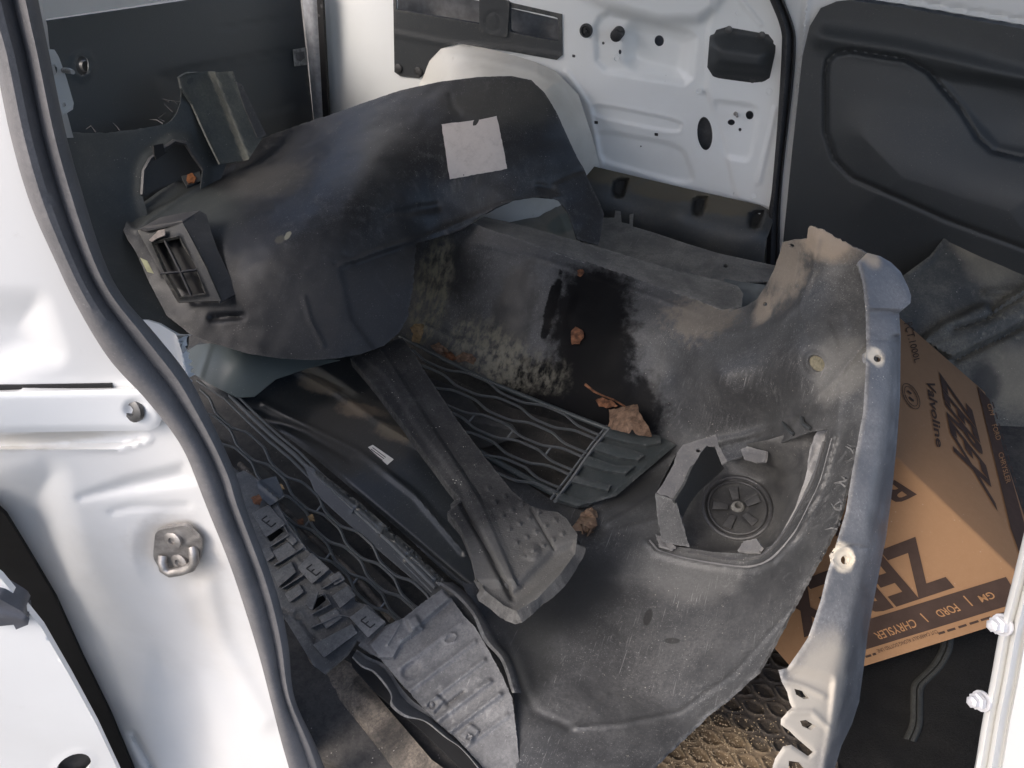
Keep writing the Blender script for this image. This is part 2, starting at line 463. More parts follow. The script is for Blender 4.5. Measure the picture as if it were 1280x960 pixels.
holes = [winq[1:-1] and [(x, y) for x, y in [(497, -22), (698, 24), (698, 66), (640, 60), (572, 48), (545, 60), (526, 90), (503, 90), (497, 84)]],
         [(x * .93 + 927 * .07, y * .93 + 68 * .07) for x, y in latch], hole_slot, oval(937, 144, 5, 5.5, 0, 12), oval(914, 153, 4.6, 3.8, 0, 12), oval(824, 51, 6, 7, 0, 14),
         oval(925, 162, 2, 2.2, 0, 8), oval(775, 65, 1.9, 3.2, 0, 8), oval(754, 54, 1.8, 2, 0, 8),
         rrect([(715, 68), (719, 68.5), (719, 72), (715, 71.5)], .1, 1), rrect([(743, 151), (747.5, 151.5), (747.5, 155.5), (743, 155)], .1, 1),
         rrect([(818, 166), (822.5, 166.5), (822.5, 170.5), (818, 170)], .1, 1), oval(801, 183, 1.2, 1.2, 0, 6)]
side = patch('side_panel', [(395, -40), (1000, -40), (1003, 60), (990, 345), (395, 345)], FW, M['white_in'], van, holes, 2.8, .002, disp, sharp=60)
wt = patch('window_trim', winq, FW, M['trim'], side, [[(495, -26), (599, -10), (599, 30), (495, 12)], rrect([(637, 9), (698, 22), (698, 52), (637, 40)], .1, 2)], 4, .012,
           [('line', [(493, 42), (560, 55), (640, 62), (700, 70)], 3, .003)], off=.004)
patch('trim_pad', rrect([(599, -6), (637, 2), (634, 47), (599, 41)], .1), FW, M['trim'], side, (), 3, .01, [('ring', oval(616, 27, 8.6, 12), 1.3, -.002)], off=.009)
for x, y in ((498, 85), (523, 89)): lathe('screw', FW.at(x, y, .006), (0, -1, 0), [(.011, 0), (.011, .003), (.004, .005)], M['screw'], side, 12)
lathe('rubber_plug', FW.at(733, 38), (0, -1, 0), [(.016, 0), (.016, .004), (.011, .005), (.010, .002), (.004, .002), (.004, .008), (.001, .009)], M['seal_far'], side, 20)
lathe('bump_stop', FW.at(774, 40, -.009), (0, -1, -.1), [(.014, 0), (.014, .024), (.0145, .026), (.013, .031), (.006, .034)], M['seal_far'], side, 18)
lathe('stud', FW.at(920, 142), (.3, -1, 0), [(.006, 0), (.004, .002), (.003, .02), (.001, .021)], M['steel'], side, 10)
lc = patch('latch_cover', latch, FW, M['trim'], side, (), 3, .004, [('poly', rrect([(889, 50), (965, 60), (955, 94), (890, 86)], .3), 14, .035), ('line', [(892, 91), (955, 97)], 2.5, .004)], off=.006, sharp=60)
for x, y in ((911, 37), (952, 44), (900, 93), (941, 99)): lathe('screw', FW.at(x, y, .008), (0, -1, 0), [(.008, 0), (.008, .003), (.003, .0045)], M['screw'], side, 10)
for x, y in ((922, 16), (873, 114), (961, 115), (942, 246), (770, 73)): lathe('clip_nut', FW.at(x, y, .006), (0, -1, 0), [(.0085, 0), (.0085, .002), (.0045, .0025), (.0042, -.001), (.001, -.001)], M['white_in'], side, 12)
# wheel arch box
WA = DF([(525, 110, ('y', 1.89)), (551, 60, ('y', 1.89)), (600, 62, ('y', 1.88)), (668, 78, ('y', 1.88)), (723, 118, ('y', 1.88)), (747, 206, ('y', 1.88)),
         (560, 130, ('y', 1.72)), (640, 130, ('y', 1.70)), (700, 180, ('y', 1.70)), (600, 90, ('y', 1.78)), (690, 115, ('y', 1.78)), (728, 160, ('y', 1.80))])
patch('wheel_arch', [(523, 108), (537, 76), (551, 61), (579, 55), (620, 63), (668, 77), (695, 89), (723, 118), (740, 170), (750, 208), (735, 300), (600, 300), (530, 200)], WA, M['white_dirty'], van, (), 4, .003,
      [('line', [(560, 70), (600, 72), (668, 90), (700, 110), (722, 160), (738, 205)], 3, .004), ('line', [(671, 78), (672, 90)], 2, .004), ('line', [(682, 112), (702, 100)], 2, .006)], curve=False, sharp=60)
# lower trim with three finger scoops
LT = DF([(730, 212, ('y', 1.86)), (955, 268, ('y', 1.86)), (735, 225, ('y', 1.80)), (950, 285, ('y', 1.80)), (750, 300, ('y', 1.80)), (950, 345, ('y', 1.80)), (850, 240, ('y', 1.86)), (850, 256, ('y', 1.795)), (850, 330, ('y', 1.80))])
def scoop(x, y, s=1.0): return [(x - 10 * s, y + 2), (x - 8 * s, y - 12 * s), (x + 2 * s, y - 16 * s), (x + 12 * s, y - 15 * s), (x + 9 * s, y - 2 * s), (x + 5 * s, y + 9 * s), (x - 2 * s, y + 11 * s), (x - 8 * s, y + 9 * s)]
M['trim_scoop'] = plastic('scooped_trim', (.048, .052, .055), .55, (.17, .15, .11), .25, 8, .42, .7, .3, stains_and_shading=[((LT.at(770, 219), (.10, .06, .016), .5, 30, .4), (.105, .092, .066), .95, .85), ((LT.at(830, 236), (.10, .06, .016), .5, 30, .4), (.105, .092, .066), .95, .85), ((LT.at(910, 256), (.10, .06, .016), .5, 30, .4), (.105, .092, .066), .95, .85)], grain=.4, scratch=.1)
sc3 = [scoop(774, 237, .85), scoop(873, 260, .85), scoop(944, 277, .8)]
patch('lower_trim', [(729, 210), (738, 207), (860, 236), (950, 256), (964, 264), (966, 278), (958, 300), (954, 335), (954, 375), (720, 330), (735, 240)], LT, M['trim_scoop'], van, (), 2.6, .004,
      [('poly', s, 3, -.05) for s in sc3], sharp=60)
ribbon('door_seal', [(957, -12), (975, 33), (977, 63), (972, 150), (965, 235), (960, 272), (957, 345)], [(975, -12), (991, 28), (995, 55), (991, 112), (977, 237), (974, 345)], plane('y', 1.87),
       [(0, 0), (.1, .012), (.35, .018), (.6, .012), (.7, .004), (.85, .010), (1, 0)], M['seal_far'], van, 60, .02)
patch('door_pillar', [(975, -30), (1075, -30), (1062, 2), (1030, 12), (1012, 40), (1004, 80), (994, 190), (986, 270), (978, 345), (968, 345), (985, 110), (990, 40)], plane('y', 1.885), M['white'], van, (), 4, .003,
      [('line', [(1010, -10), (1003, 60), (990, 200)], 3, .006)])
# front door lining
FD = DF([(1000, 40, ('y', 1.87)), (1100, 30, ('y', 1.86)), (1280, 60, ('y', 1.84)), (1100, 150, ('y', 1.83)), (1280, 150, ('y', 1.84)), (1000, 280, ('y', 1.86)), (1150, 330, ('y', 1.83)), (1290, 400, ('y', 1.82)), (1290, 250, ('y', 1.80))])
ins = [(1032, 95), (1035, 76), (1045, 66), (1062, 63), (1132, 74), (1160, 89), (1201, 137), (1222, 172), (1240, 188), (1300, 203), (1300, 318), (1184, 275), (1115, 244), (1065, 222), (1043, 199), (1032, 165)]
fd = patch('front_door_lining', [(970, 420), (980, 290), (990, 190), (1003, 70), (1012, 33), (1026, 10), (1045, 2), (1062, 0), (1130, 10), (1310, 42), (1310, 440)], FD, M['trim'], van, (), 2.3, .004,
           [('poly', ins, 6, .012), ('ring', ins, 3.2, -.012), ('line', [(1030, 48), (1120, 62), (1200, 80), (1310, 108)], 12, .012),
            ('poly', [(1080, 172), (1180, 190), (1310, 228), (1310, 330), (1180, 290), (1090, 250)], 55, .03), ('poly', [(1165, 92), (1320, 110), (1320, 200), (1245, 187)], 10, -.012)], sharp=60)
inz = [(x + (1170 - x) * .02, y + (190 - y) * .03) for x, y in ins]
patch('front_door_skin', [(1060, -40), (1310, -40), (1310, 36), (1130, 5), (1066, -4)], plane('y', 1.88), M['white'], van, (), 5, .003, [('line', [(1100, -6), (1310, 30)], 2, -.006)])
# rear door
RD = plane('x', -1.42)
M['trim_rear'] = plastic('rear_trim', (.08, .09, .096), .6, (.12, .115, .10), .18, 5, .45, .8, .15, 0, grain=.5, gscale=520, scratch=.05)
rd = patch('rear_door_lining', [(50, 27), (254, -3), (330, -16), (374, -16), (392, 150), (392, 330), (60, 330)], RD, M['trim_rear'], van, [oval(103, 82, 8, 12)], 5, .004,
           [('line', [(220, 90), (290, 76), (364, 62)], 2, -.006), ('line', [(275, 36), (360, 22)], 2, -.004), ('poly', [(200, 95), (370, 64), (380, 130), (230, 150)], 12, -.01), ('line', [(330, 140), (370, 128)], 4, -.006),
            ('ring', oval(103, 82, 11, 15), 3, .006)], sharp=60)
M['sticker_grey'] = simple('sticker_grey', (.45, .45, .43), .5, 0, 0, .5, 60)
patch('sticker', [(366, 62), (383, 59), (385, 81), (368, 83)], RD, M['sticker_grey'], rd, (), 4, .0006, off=.004)
patch('sticker_print', [(370, 66), (380, 64), (381, 72), (376, 77), (371, 75)], RD, simple('print_grey', (.2, .2, .2), .5), rd, (), 3, .0004, off=.005)
patch('rear_door_frame', [(40, -40), (300, -40), (250, -5), (58, 24), (40, 20)], RD, M['white'], van, (), 5, .004, off=.006)
lathe('latch_socket', RD.at(103, 82, -.02), (1, 0, 0), [(.02, 0), (.012, .004), (.01, .01), (.002, .01)], M['screw'], rd, 12)
patch('rear_pillar_seal', [(376, -20), (396, -20), (402, 60), (408, 170), (394, 170), (384, 60)], plane('y', 1.86), simple('grey_seal', (.30, .31, .33), .5), van, (), 4, .02, [('line', [(388, -20), (400, 170)], 5, .01)])
patch('corner_gap', [(395, -20), (402, -20), (412, 170), (405, 170)], plane('y', 1.855), M['black'], van, (), 3, .01)
# ---- near pillar at the left
NP = DF([(0, 60, ('y', .35)), (200, 450, ('y', .385)), (385, 950, ('y', .39)), (-20, 500, ('y', .31)), (120, 850, ('y', .33)), (260, 700, ('y', .38)), (40, 640, ('y', .32))])
low = [(60, 600), (80, 690), (92, 728), (120, 762), (155, 790), (206, 824), (236, 850), (256, 905), (275, 980), (100, 980), (-60, 640)]
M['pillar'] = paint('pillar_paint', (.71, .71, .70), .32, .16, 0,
                    [((NP.at(222, 690), .045, .9, 60, .35), (.40, .35, .29), .7, .55), ((NP.at(245, 735), (.03, .03, .09), .9, 40, .4), (.45, .41, .34), .7, .25), ((NP.at(70, 551), (.13, .03, .010), .8, 50, .4), (.40, .37, .31), .7, .6), ((NP.at(200, 760), (.10, .05, .12), 1.0, 18, .7), (.5, .47, .42), .6, .25)])  # third blob: grime and shadow painted into the recess below the rail bracket
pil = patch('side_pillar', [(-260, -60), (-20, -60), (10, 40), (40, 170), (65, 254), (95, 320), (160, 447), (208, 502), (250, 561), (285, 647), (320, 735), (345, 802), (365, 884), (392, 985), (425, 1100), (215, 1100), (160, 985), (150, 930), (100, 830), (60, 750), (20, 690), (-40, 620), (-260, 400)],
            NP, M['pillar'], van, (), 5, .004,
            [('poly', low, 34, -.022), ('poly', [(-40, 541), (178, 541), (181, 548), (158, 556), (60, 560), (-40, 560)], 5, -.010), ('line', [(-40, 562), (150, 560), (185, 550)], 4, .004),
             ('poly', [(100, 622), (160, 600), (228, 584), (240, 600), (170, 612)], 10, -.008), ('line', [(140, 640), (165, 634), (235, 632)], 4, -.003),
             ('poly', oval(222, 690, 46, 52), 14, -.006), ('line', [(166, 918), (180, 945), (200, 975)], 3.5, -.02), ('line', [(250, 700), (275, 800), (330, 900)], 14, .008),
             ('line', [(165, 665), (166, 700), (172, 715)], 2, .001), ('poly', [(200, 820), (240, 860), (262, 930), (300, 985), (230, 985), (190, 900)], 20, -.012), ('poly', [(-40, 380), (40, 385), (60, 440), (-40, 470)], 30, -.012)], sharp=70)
SE = DF([(20, 60, ('y', .34)), (170, 400, ('y', .362)), (300, 700, ('y', .368)), (390, 950, ('y', .365)), (80, 250, ('y', .342))])
ribbon('pillar_seal', [(-30, -40), (-12, 30), (0, 72), (21, 172), (45, 254), (76, 327), (103, 382), (144, 447), (192, 502), (234, 561), (264, 635), (296, 716), (323, 802), (344, 884), (374, 985), (415, 1100)],
       [(40, -40), (50, 10), (62, 69), (82, 165), (103, 241), (130, 325), (155, 372), (193, 416), (234, 468), (261, 519), (296, 595), (308, 635), (344, 733), (360, 802), (368, 871), (395, 932), (416, 985), (465, 1100)], SE,
       [(-.12, -.012), (-.10, .008), (.0, .016), (.15, .020), (.30, .020), (.42, .016), (.50, .013), (.53, .0115), (.56, .014), (.64, .021), (.76, .025), (.90, .020), (.98, .010), (1, -.006)], M['seal'], van, 140, .02)
# bracket plate and screw
BP = [(-30, 491), (175, 486), (187, 490), (199, 506), (203, 523), (198, 533), (188, 538), (-30, 541)]
patch('rail_bracket', BP, NP, M['white'], pil, (), 4, .014, [('poly', oval(169, 511, 12, 10), 5, -.004), ('ring', BP, 4, -.003)], off=.014)
patch('bracket_gap', [(-30, 483), (140, 480), (141, 486), (-30, 490)], NP, M['black'], pil, (), 3, .002, off=.002)
lathe('screw', NP.at(169, 511, .008), (-.1, -1, .3), [(.0115, 0), (.0115, .004), (.008, .006), (.0055, .006), (.005, .002), (.001, .002)], M['screw'], pil, 18)
# striker
SN = Vector((.05, -1, .25))
patch('striker_plate', rrect([(194, 664), (232, 656), (252, 676), (250, 702), (236, 716), (203, 717), (191, 697)], .2), NP, M['steel'], pil, (), 3, .004, [('ring', oval(218, 674, 10, 8), 2, .002), ('ring', oval(226, 701, 9, 8), 2, .002), ('line', [(194, 690), (215, 690), (248, 672)], 3, .002)], off=.011)
lathe('screw', NP.at(218, 674, .012), SN, [(.010, 0), (.010, .003), (.007, .0045), (.004, .0045), (.0035, .002), (.001, .002)], M['steel'], pil, 16)
lathe('screw', NP.at(226, 701, .012), SN, [(.010, 0), (.010, .003), (.007, .0045), (.004, .0045), (.0035, .002), (.001, .002)], M['steel'], pil, 16)
tube('striker_loop', [NP.at(x, y, h) for x, y, h in ((204, 694, .010), (203, 702, .018), (205, 711, .024), (213, 716, .026), (228, 713, .026), (239, 709, .025), (243, 702, .022), (242, 690, .016), (241, 684, .010))], .0052, M['steel'], pil, 10)
patch('pillar_inner', [(172, 400), (183, 400), (199, 405), (219, 417), (223, 424), (238, 480), (225, 520), (195, 490), (170, 430)], DF([(190, 410, .95), (220, 420, .96), (235, 480, .97)]), M['white'], van, (), 3, .03, [('line', [(221, 420), (234, 475)], 2, .002)])
# upper inner pillar piece with bracket plate
patch('inner_pillar', [(40, -40), (54, -40), (58, 20), (62, 60), (92, 172), (60, 172), (45, 30)], DF([(45, 0, 1.10), (60, 60, 1.12), (85, 165, 1.1)]), M['white'], van, (), 4, .006)
hp = patch('hinge_plate', [(56, 61), (68, 62), (73, 70), (82, 95), (91, 126), (90, 134), (82, 139), (74, 142), (60, 120)], DF([(60, 62, 1.08), (90, 125, 1.07), (70, 140, 1.06)]), M['white'], van, [oval(67, 87, 4.5, 7), oval(80, 131, 2, 3)], 3, .005)
tube('peg', [P(80, 88, 1.075), P(86, 88.5, 1.05), P(91, 90, 1.04)], [.004, .004, .003], M['steel'], hp, 8)
# near sliding door edge, lower left
ND = DF([(0, 740, ('y', .24)), (140, 960, ('y', .27)), (-30, 960, ('y', .20))])
patch('pillar_gap', [(-40, 600), (7, 644), (34, 688), (69, 747), (103, 822), (137, 891), (176, 985), (225, 1100), (150, 1100), (60, 880), (-40, 740), (-260, 500), (-260, 380)], NP, simple('black_rubber', (.007, .007, .007), .85, spec=.2), van, (), 5, .004, off=-.001 + .006)
nd = patch('near_door', [(-260, 470), (-40, 690), (0, 722), (27, 754), (52, 785), (86, 843), (120, 905), (158, 985), (210, 1100), (-260, 1100)], ND, M['white'], van, [oval(92, 958, 23, 14, -25)], 5, .006, [('ring', oval(92, 958, 25, 16, -25), 3, .003)], sharp=60)
patch('handle_recess', oval(92, 958, 30, 20, -25), ND, M['black'], nd, (), 4, .003, off=-.03)
patch('latch_lever', [(-30, 742), (0, 749), (27, 764), (37, 773), (35, 781), (20, 787), (17, 781), (-30, 786)], ND, simple('latch_grey', (.07, .075, .09), .5), nd, (), 3, .02, [('line', [(-10, 765), (30, 775)], 5, .006)], off=.02)
# sill step
SI = DF([(360, 820, ('z', .545)), (560, 960, ('z', .56)), (400, 960, ('z', .535))])
M['sill'] = plastic('dusty_sill', (.035, .032, .028), .85, (.24, .20, .16), .9, 9, .36, .66, .9, grain=.4, gscale=260, scratch=.2)
patch('door_sill', [(320, 740), (372, 790), (440, 830), (480, 880), (540, 950), (590, 985), (370, 985), (350, 880)], SI, M['sill'], van, (), 4, .006,
      [('line', [(415, 875), (450, 915), (500, 985)], 7, -.012), ('poly', [(440, 850), (620, 985), (510, 985), (425, 872)], 10, .012)], bumpy=.004)
# near door edge at the lower right
NR = DF([(1270, 700, ('y', .36)), (1215, 960, ('y', .35)), (1290, 960, ('y', .36))])
M['door_grey'] = paint('near_edge_paint', (.62, .62, .60), .35, .12, 0)
_le = [(1440, 60), (1372, 300), (1303, 560), (1286, 640), (1263, 735), (1249, 790), (1238, 850), (1228, 900), (1212, 990), (1165, 1200)]
ne = ribbon('door_edge', _le, [(x + 150, y + 14) for x, y in _le], NR, [(0, -.004), (.012, .004), (.05, .008), (.085, .004), (.10, .001), (.115, .007), (.14, .011), (.17, .007), (.19, -.003), (.21, -.004), (.23, .002), (1, .004)], M['door_grey'], van, 70, .012)
for x, y in ((1250, 781), (1224, 876)):
    lathe('bolt', NR.at(x, y, .004), (-.75, -.6, .25), [(.0052, 0), (.0052, .003), (.0036, .0034), (.0036, .007), (.002, .008)], M['zinc'], ne, 6)
    lathe('bolt_washer', NR.at(x + 4, y, .002), (-.75, -.6, .25), [(.0064, 0), (.0064, .0015), (.002, .0015)], M['zinc'], ne, 14)
# ================================================================== the load
GREY = (.215, .215, .214)
# ---- big scuffed bumper cover, lying open side up
MB_PTS = [(590, 282, ('y', 1.40)), (520, 318, ('y', 1.37)), (760, 345, ('y', 1.37)), (930, 385, ('y', 1.28)), (980, 310, ('y', 1.22)), (1020, 288, ('y', 1.17)), (1078, 330, 1.165), (1080, 450, 1.085),
         (515, 430, ('z', .635)), (650, 482, ('z', .635)), (800, 540, ('z', .64)), (560, 370, ('y', 1.31)), (760, 440, ('y', 1.22)), (700, 380, ('y', 1.28)), (900, 470, ('y', 1.10)), (1000, 440, ('y', 1.04)),
         (700, 640, ('z', .625)), (560, 560, ('z', .62)), (845, 575, ('z', .64)), (740, 690, ('z', .635)), (650, 800, ('z', .64)), (655, 900, ('z', .655)), (640, 980, ('z', .66)),
         (800, 970, ('z', .70)), (850, 820, ('z', .67)), (960, 825, ('z', .755)), (1012, 720, ('z', .82)), (1052, 640, ('z', .87)), (1068, 560, ('z', .915)), (1000, 540, ('z', .83)), (920, 700, ('z', .70)), (850, 900, ('z', .68)),
         (900, 880, ('z', .72)), (960, 530, ('z', .76)), (930, 620, ('z', .69)), (820, 650, ('z', .645)), (750, 800, ('z', .645))]
_pl = DF([(520, 318, ('y', 1.37)), (930, 385, ('y', 1.28)), (800, 538, ('z', .64))])
_add = [(x, y, float(_pl(x, y)[0])) for x, y in ((600, 340), (680, 345), (700, 400), (600, 400), (700, 450), (780, 400), (780, 470), (860, 400), (850, 460), (560, 420), (640, 460), (840, 510))]
MB = DF([p for p in MB_PTS if (p[0], p[1]) not in ((560, 370), (760, 440), (700, 380))] + _add)
main = thing('bumper_cover', 'large scuffed grey bumper cover with a black oil stain and a torn grey flange', 'bumper', P(750, 700, ('z', .56)))
def mp(x, y): return MB.at(x, y)
BLK = (.006, .006, .0065)
M['bumper'] = plastic('scuffed_grey_plastic', (.039, .040, .042), .46, GREY, .36, 7, .36, .74, .5, .42, (.3, .5, .7), (150, 150, 7),
    [((mp(738, 390), (.085, .12, .12), .55, 46, .5), BLK, .5, .96), ((mp(745, 450), (.08, .12, .10), .55, 46, .5), BLK, .48, .97), ((mp(700, 495), (.15, .09, .06), .55, 46, .5), BLK, .45, .98), ((mp(780, 515), (.08, .07, .09), .55, 46, .5), BLK, .5, .9), ((mp(690, 380), (.012, .05, .13), .3, 40, .8), BLK, .3, .9), ((mp(712, 395), (.010, .05, .12), .3, 40, .8), BLK, .3, .9),
     ((mp(640, 400), (.05, .10, .14), .5, 26, .6), (.012, .012, .012), .35, .75), ((mp(560, 340), (.07, .06, .06), .8, 30, .7), (.013, .013, .013), .4, .7),
     ((mp(540, 370), (.045, .12, .14), .5, 24, .5), (.23, .21, .145), .9, .75, (85, 85, 6), (0, .25, .2)), ((mp(600, 440), (.10, .08, .06), .6, 24, .6), (.25, .23, .17), .9, .7, (85, 85, 6), (0, -.5, .2)), ((mp(640, 460), (.12, .05, .05), .6, 30, .7), (.24, .225, .18), .9, .6, (85, 85, 6), (0, -.5, .2)),
     ((mp(980, 330), (.06, .05, .07), .9, 60, .9), (.34, .285, .225), .9, .55), ((mp(1030, 300), (.05, .04, .03), .8, 30, .5), (.42, .34, .26), .9, .7), ((mp(955, 385), (.05, .04, .025), .8, 30, .5), (.36, .30, .235), .9, .55),
     ((mp(880, 400), (.08, .05, .04), .8, 80, 1.1), (.24, .205, .165), .9, .45), ((mp(1050, 460), (.04, .05, .06), .6, 22, .6), (.30, .29, .27), .9, .25),
     ((mp(690, 730), (.13, .09, .08), 1.0, 10, .5), (.018, .019, .02), .5, .85), ((mp(650, 830), (.05, .08, .05), .8, 14, .6), (.03, .031, .03), .55, .7),  # first blob: shadow beside the foam end, painted in as a dark tone
     ((mp(780, 610), (.13, .05, .06), .9, 9, .3), (.03, .031, .032), .5, .75), ((mp(880, 720), (.14, .05, .05), .8, 26, .7), (.27, .268, .262), .9, .22),
     ((mp(810, 770), (.006, .016, .01), .4, 60, .2), (.015, .015, .015), .7, .8), ((mp(840, 800), (.012, .005, .01), .4, 60, .4), (.02, .02, .02), .7, .7)],
    grain=.08, spec=.5, scratch=.65, lint=.6)
ghole = [(502, 424), (560, 452), (620, 480), (680, 505), (758, 534), (828, 546), (720, 634), (688, 624), (640, 592), (590, 562), (545, 535), (520, 480)]
LAMP = [(826, 680), (820, 618), (828, 600), (846, 566), (856, 556), (893, 544), (908, 577), (960, 560), (1012, 540), (1034, 536), (1026, 570), (1008, 610), (988, 655), (966, 682), (929, 692), (891, 690)]
torn = lambda pts, a=2.5, st=4: [p + np.array([random.uniform(-a, a), random.uniform(-a, a)]) for p in resample(pts, st, False)]
body_out = [(506, 310), (560, 288), (592, 279)] + torn([(594, 281), (700, 316), (775, 341), (850, 368), (900, 386), (918, 386)], 1) + [(932, 383), (946, 374), (958, 356), (967, 338), (975, 315), (978, 303)] + \
    torn([(979, 302), (1003, 299), (1008, 298)], .8) + torn([(1009, 286), (1013, 283), (1030, 287), (1040, 294), (1060, 305), (1084, 317)], 1.2) + [(1098, 330), (1096, 460), (1086, 540)] + \
    torn([(1072, 556), (1064, 590), (1056, 620), (1050, 642), (1040, 668), (1020, 705), (1000, 742), (985, 772), (962, 815), (948, 838), (915, 868), (880, 896), (850, 925), (800, 975)], .7) + [(790, 985), (640, 985), (648, 940), (642, 870), (618, 810), (598, 770), (580, 735), (570, 690), (545, 600), (520, 520), (500, 450), (490, 420), (498, 360)]
lampdisp = [('ring', [(809, 678), (819, 691), (854, 701), (900, 709), (936, 713), (966, 702), (996, 669), (1015, 631), (1029, 601), (1043, 547)][:10] + [(1043, 546), (1029, 600), (1015, 630), (996, 668), (966, 701), (936, 712), (900, 708), (854, 700), (819, 690)], 3.5, .008)]
patch('bumper_body', body_out, MB, M['bumper'], main, [ghole, LAMP, oval(1020, 454, 12, 10, 50), oval(989, 307, 4, 2.5, 10, 8), oval(956, 380, 3, 2.5, 0, 8)], 3.0, .004, lampdisp +
      [('line', [(598, 305), (680, 325), (800, 365), (880, 395)], 2, .003), ('line', [(1022, 300), (1016, 340), (1000, 380), (975, 403), (930, 415), (905, 417)], 4, .006), ('line', [(1000, 385), (1010, 420)], 2, .002),
       ('line', [(760, 655), (800, 632), (842, 605)], 3, .006), ('line', [(740, 632), (790, 600), (840, 570)], 4, .006), ('line', [(770, 664), (820, 650)], 2.5, .004),
       ('line', [(715, 910), (780, 905), (850, 890), (920, 840), (985, 765)], 3, .003), ('line', [(632, 800), (650, 850), (668, 890), (712, 908)], 5, -.003), ('line', [(760, 870), (720, 910)], 3, .002),
       ('line', [(880, 555), (930, 545), (990, 525), (1040, 480), (1080, 430)], 4, .006), ('line', [(890, 562), (980, 540), (1050, 490)], 2, -.003), ('line', [(1065, 410), (1082, 385)], 2, .002),
       ('poly', [(1036, 400), (1056, 395), (1060, 425), (1050, 436)], 4, -.003), ('ring', oval(1020, 454, 19, 16, 50), 4, -.003), ('line', [(530, 405), (600, 440), (680, 478)], 3, .003),
       ('line', [(1052, 480), (1044, 540), (1020, 620), (985, 690)], 6, .004), ('line', [(600, 690), (590, 740)], 5, .003)], bumpy=.004, sharp=50)
M['hole_plug'] = simple('plug_tan', (.16, .145, .10), .8, 0, 0, .3, 200)
patch('hole_plug', oval(1020, 454, 15, 13, 50), MB, M['hole_plug'], main, (), 3, .003, [('fn', lambda p: .0012 * np.sin((p[:, 0] * .8 + p[:, 1] * .3) * 1.5))], off=-.008)
# upper flange leaning back
TF = DF([(x, y, float(MB(xm, ym)[0]) + o) for x, y, xm, ym, o in ((600, 283, 600, 283, 0), (680, 311, 680, 311, 0), (760, 339, 760, 339, 0), (840, 366, 840, 366, 0), (905, 387, 905, 387, 0), (605, 271, 600, 283, .07), (700, 295, 690, 314, .07), (775, 317, 765, 341, .07), (850, 340, 840, 366, .07), (922, 357, 905, 387, .06))])
M['flange'] = plastic('dusty_flange_plastic', (.05, .05, .05), .5, (.24, .235, .215), .7, 10, .32, .66, .6, .4, scratch=.4)
patch('upper_flange', [(590, 279), (605, 271), (660, 283), (700, 295), (775, 317), (850, 340), (905, 352), (922, 357), (929, 367), (927, 384), (905, 388), (860, 371), (775, 343), (700, 318), (640, 297)], TF, M['flange'], main, (), 4, .004,
      [('line', [(700, 312), (775, 335), (850, 362)], 2, -.002)], jag=.5, bumpy=.003)
# grey torn flange with screw holes
def strip_rel(p):
    cr = np.interp(p[:, 1], [300, 389, 420, 500, 600, 700, 790, 850, 960], [1300, 1300, 1116, 1112, 1100, 1084, 1062, 1046, 1030])
    x_ = p[:, 0] - cr; h = -.0022 * np.where(x_ > 30, x_, 4 * np.log1p(np.exp(np.minimum(x_, 30) / 4)))
    cap = np.clip((391 - p[:, 1]) / 5, 0, 1) * .012
    edge = np.clip(1 - (line_dist(p, STRIP, True)) / 6, 0, 1) ** 2 * -.004
    return h + cap + edge
STRIP = [(1084, 316), (1100, 320), (1114, 328), (1126, 340), (1135, 358), (1139, 370), (1138, 379), (1124, 391), (1126, 420), (1125, 500), (1121, 555), (1115, 615), (1108, 670), (1102, 700), (1092, 752), (1085, 790), (1080, 832), (1074, 877), (1065, 905), (1052, 932), (1042, 965), (1042, 985),
         (964, 985), (966, 958), (969, 948), (979, 933), (989, 931), (1010, 945), (1016, 940), (994, 921), (986, 913), (976, 906), (976, 899), (990, 884), (987, 878), (984, 865), (977, 852), (974, 841), (976, 837), (984, 835), (1000, 812), (1010, 797), (1018, 774), (1026, 750), (1033, 720), (1044, 684), (1057, 640), (1065, 590), (1079, 515), (1082, 465), (1083, 435), (1082, 385), (1078, 350), (1072, 328)]
ST = DF([(1100, 330, 1.135), (1100, 450, 1.055), (1075, 650, .955), (1045, 780, .915), (1010, 900, .885), (1000, 980, .88), (1130, 370, 1.13), (1085, 560, 1.0)])
M['strip'] = plastic('weathered_grey_plastic', (.105, .108, .115), .38, (.32, .323, .33), .5, 11, .34, .7, 1.0, 0,
    stains_and_shading=[((ST.at(1030, 850), (.05, .05, .045), .9, 24, .5), (.46, .42, .36), .85, .85), ((ST.at(1000, 920), (.06, .06, .05), .8, 24, .5), (.44, .41, .36), .85, .85), ((ST.at(1054, 697), .017, .5, 90, .25), (.72, .65, .53), .9, .95), ((ST.at(1095, 446), .014, .5, 90, .25), (.66, .60, .50), .9, .9), ((ST.at(1083, 322), .02, .8, 40, .4), (.5, .41, .31), .9, .8)], grain=.15, scratch=.5)
slots = [[(993, 861), (1004, 864), (1012, 873), (1005, 874), (995, 868)], [(1000, 901), (1008, 900), (1020, 908), (1014, 913), (1003, 908)], [(986, 951), (1000, 953), (1010, 965), (998, 968), (986, 960)]]
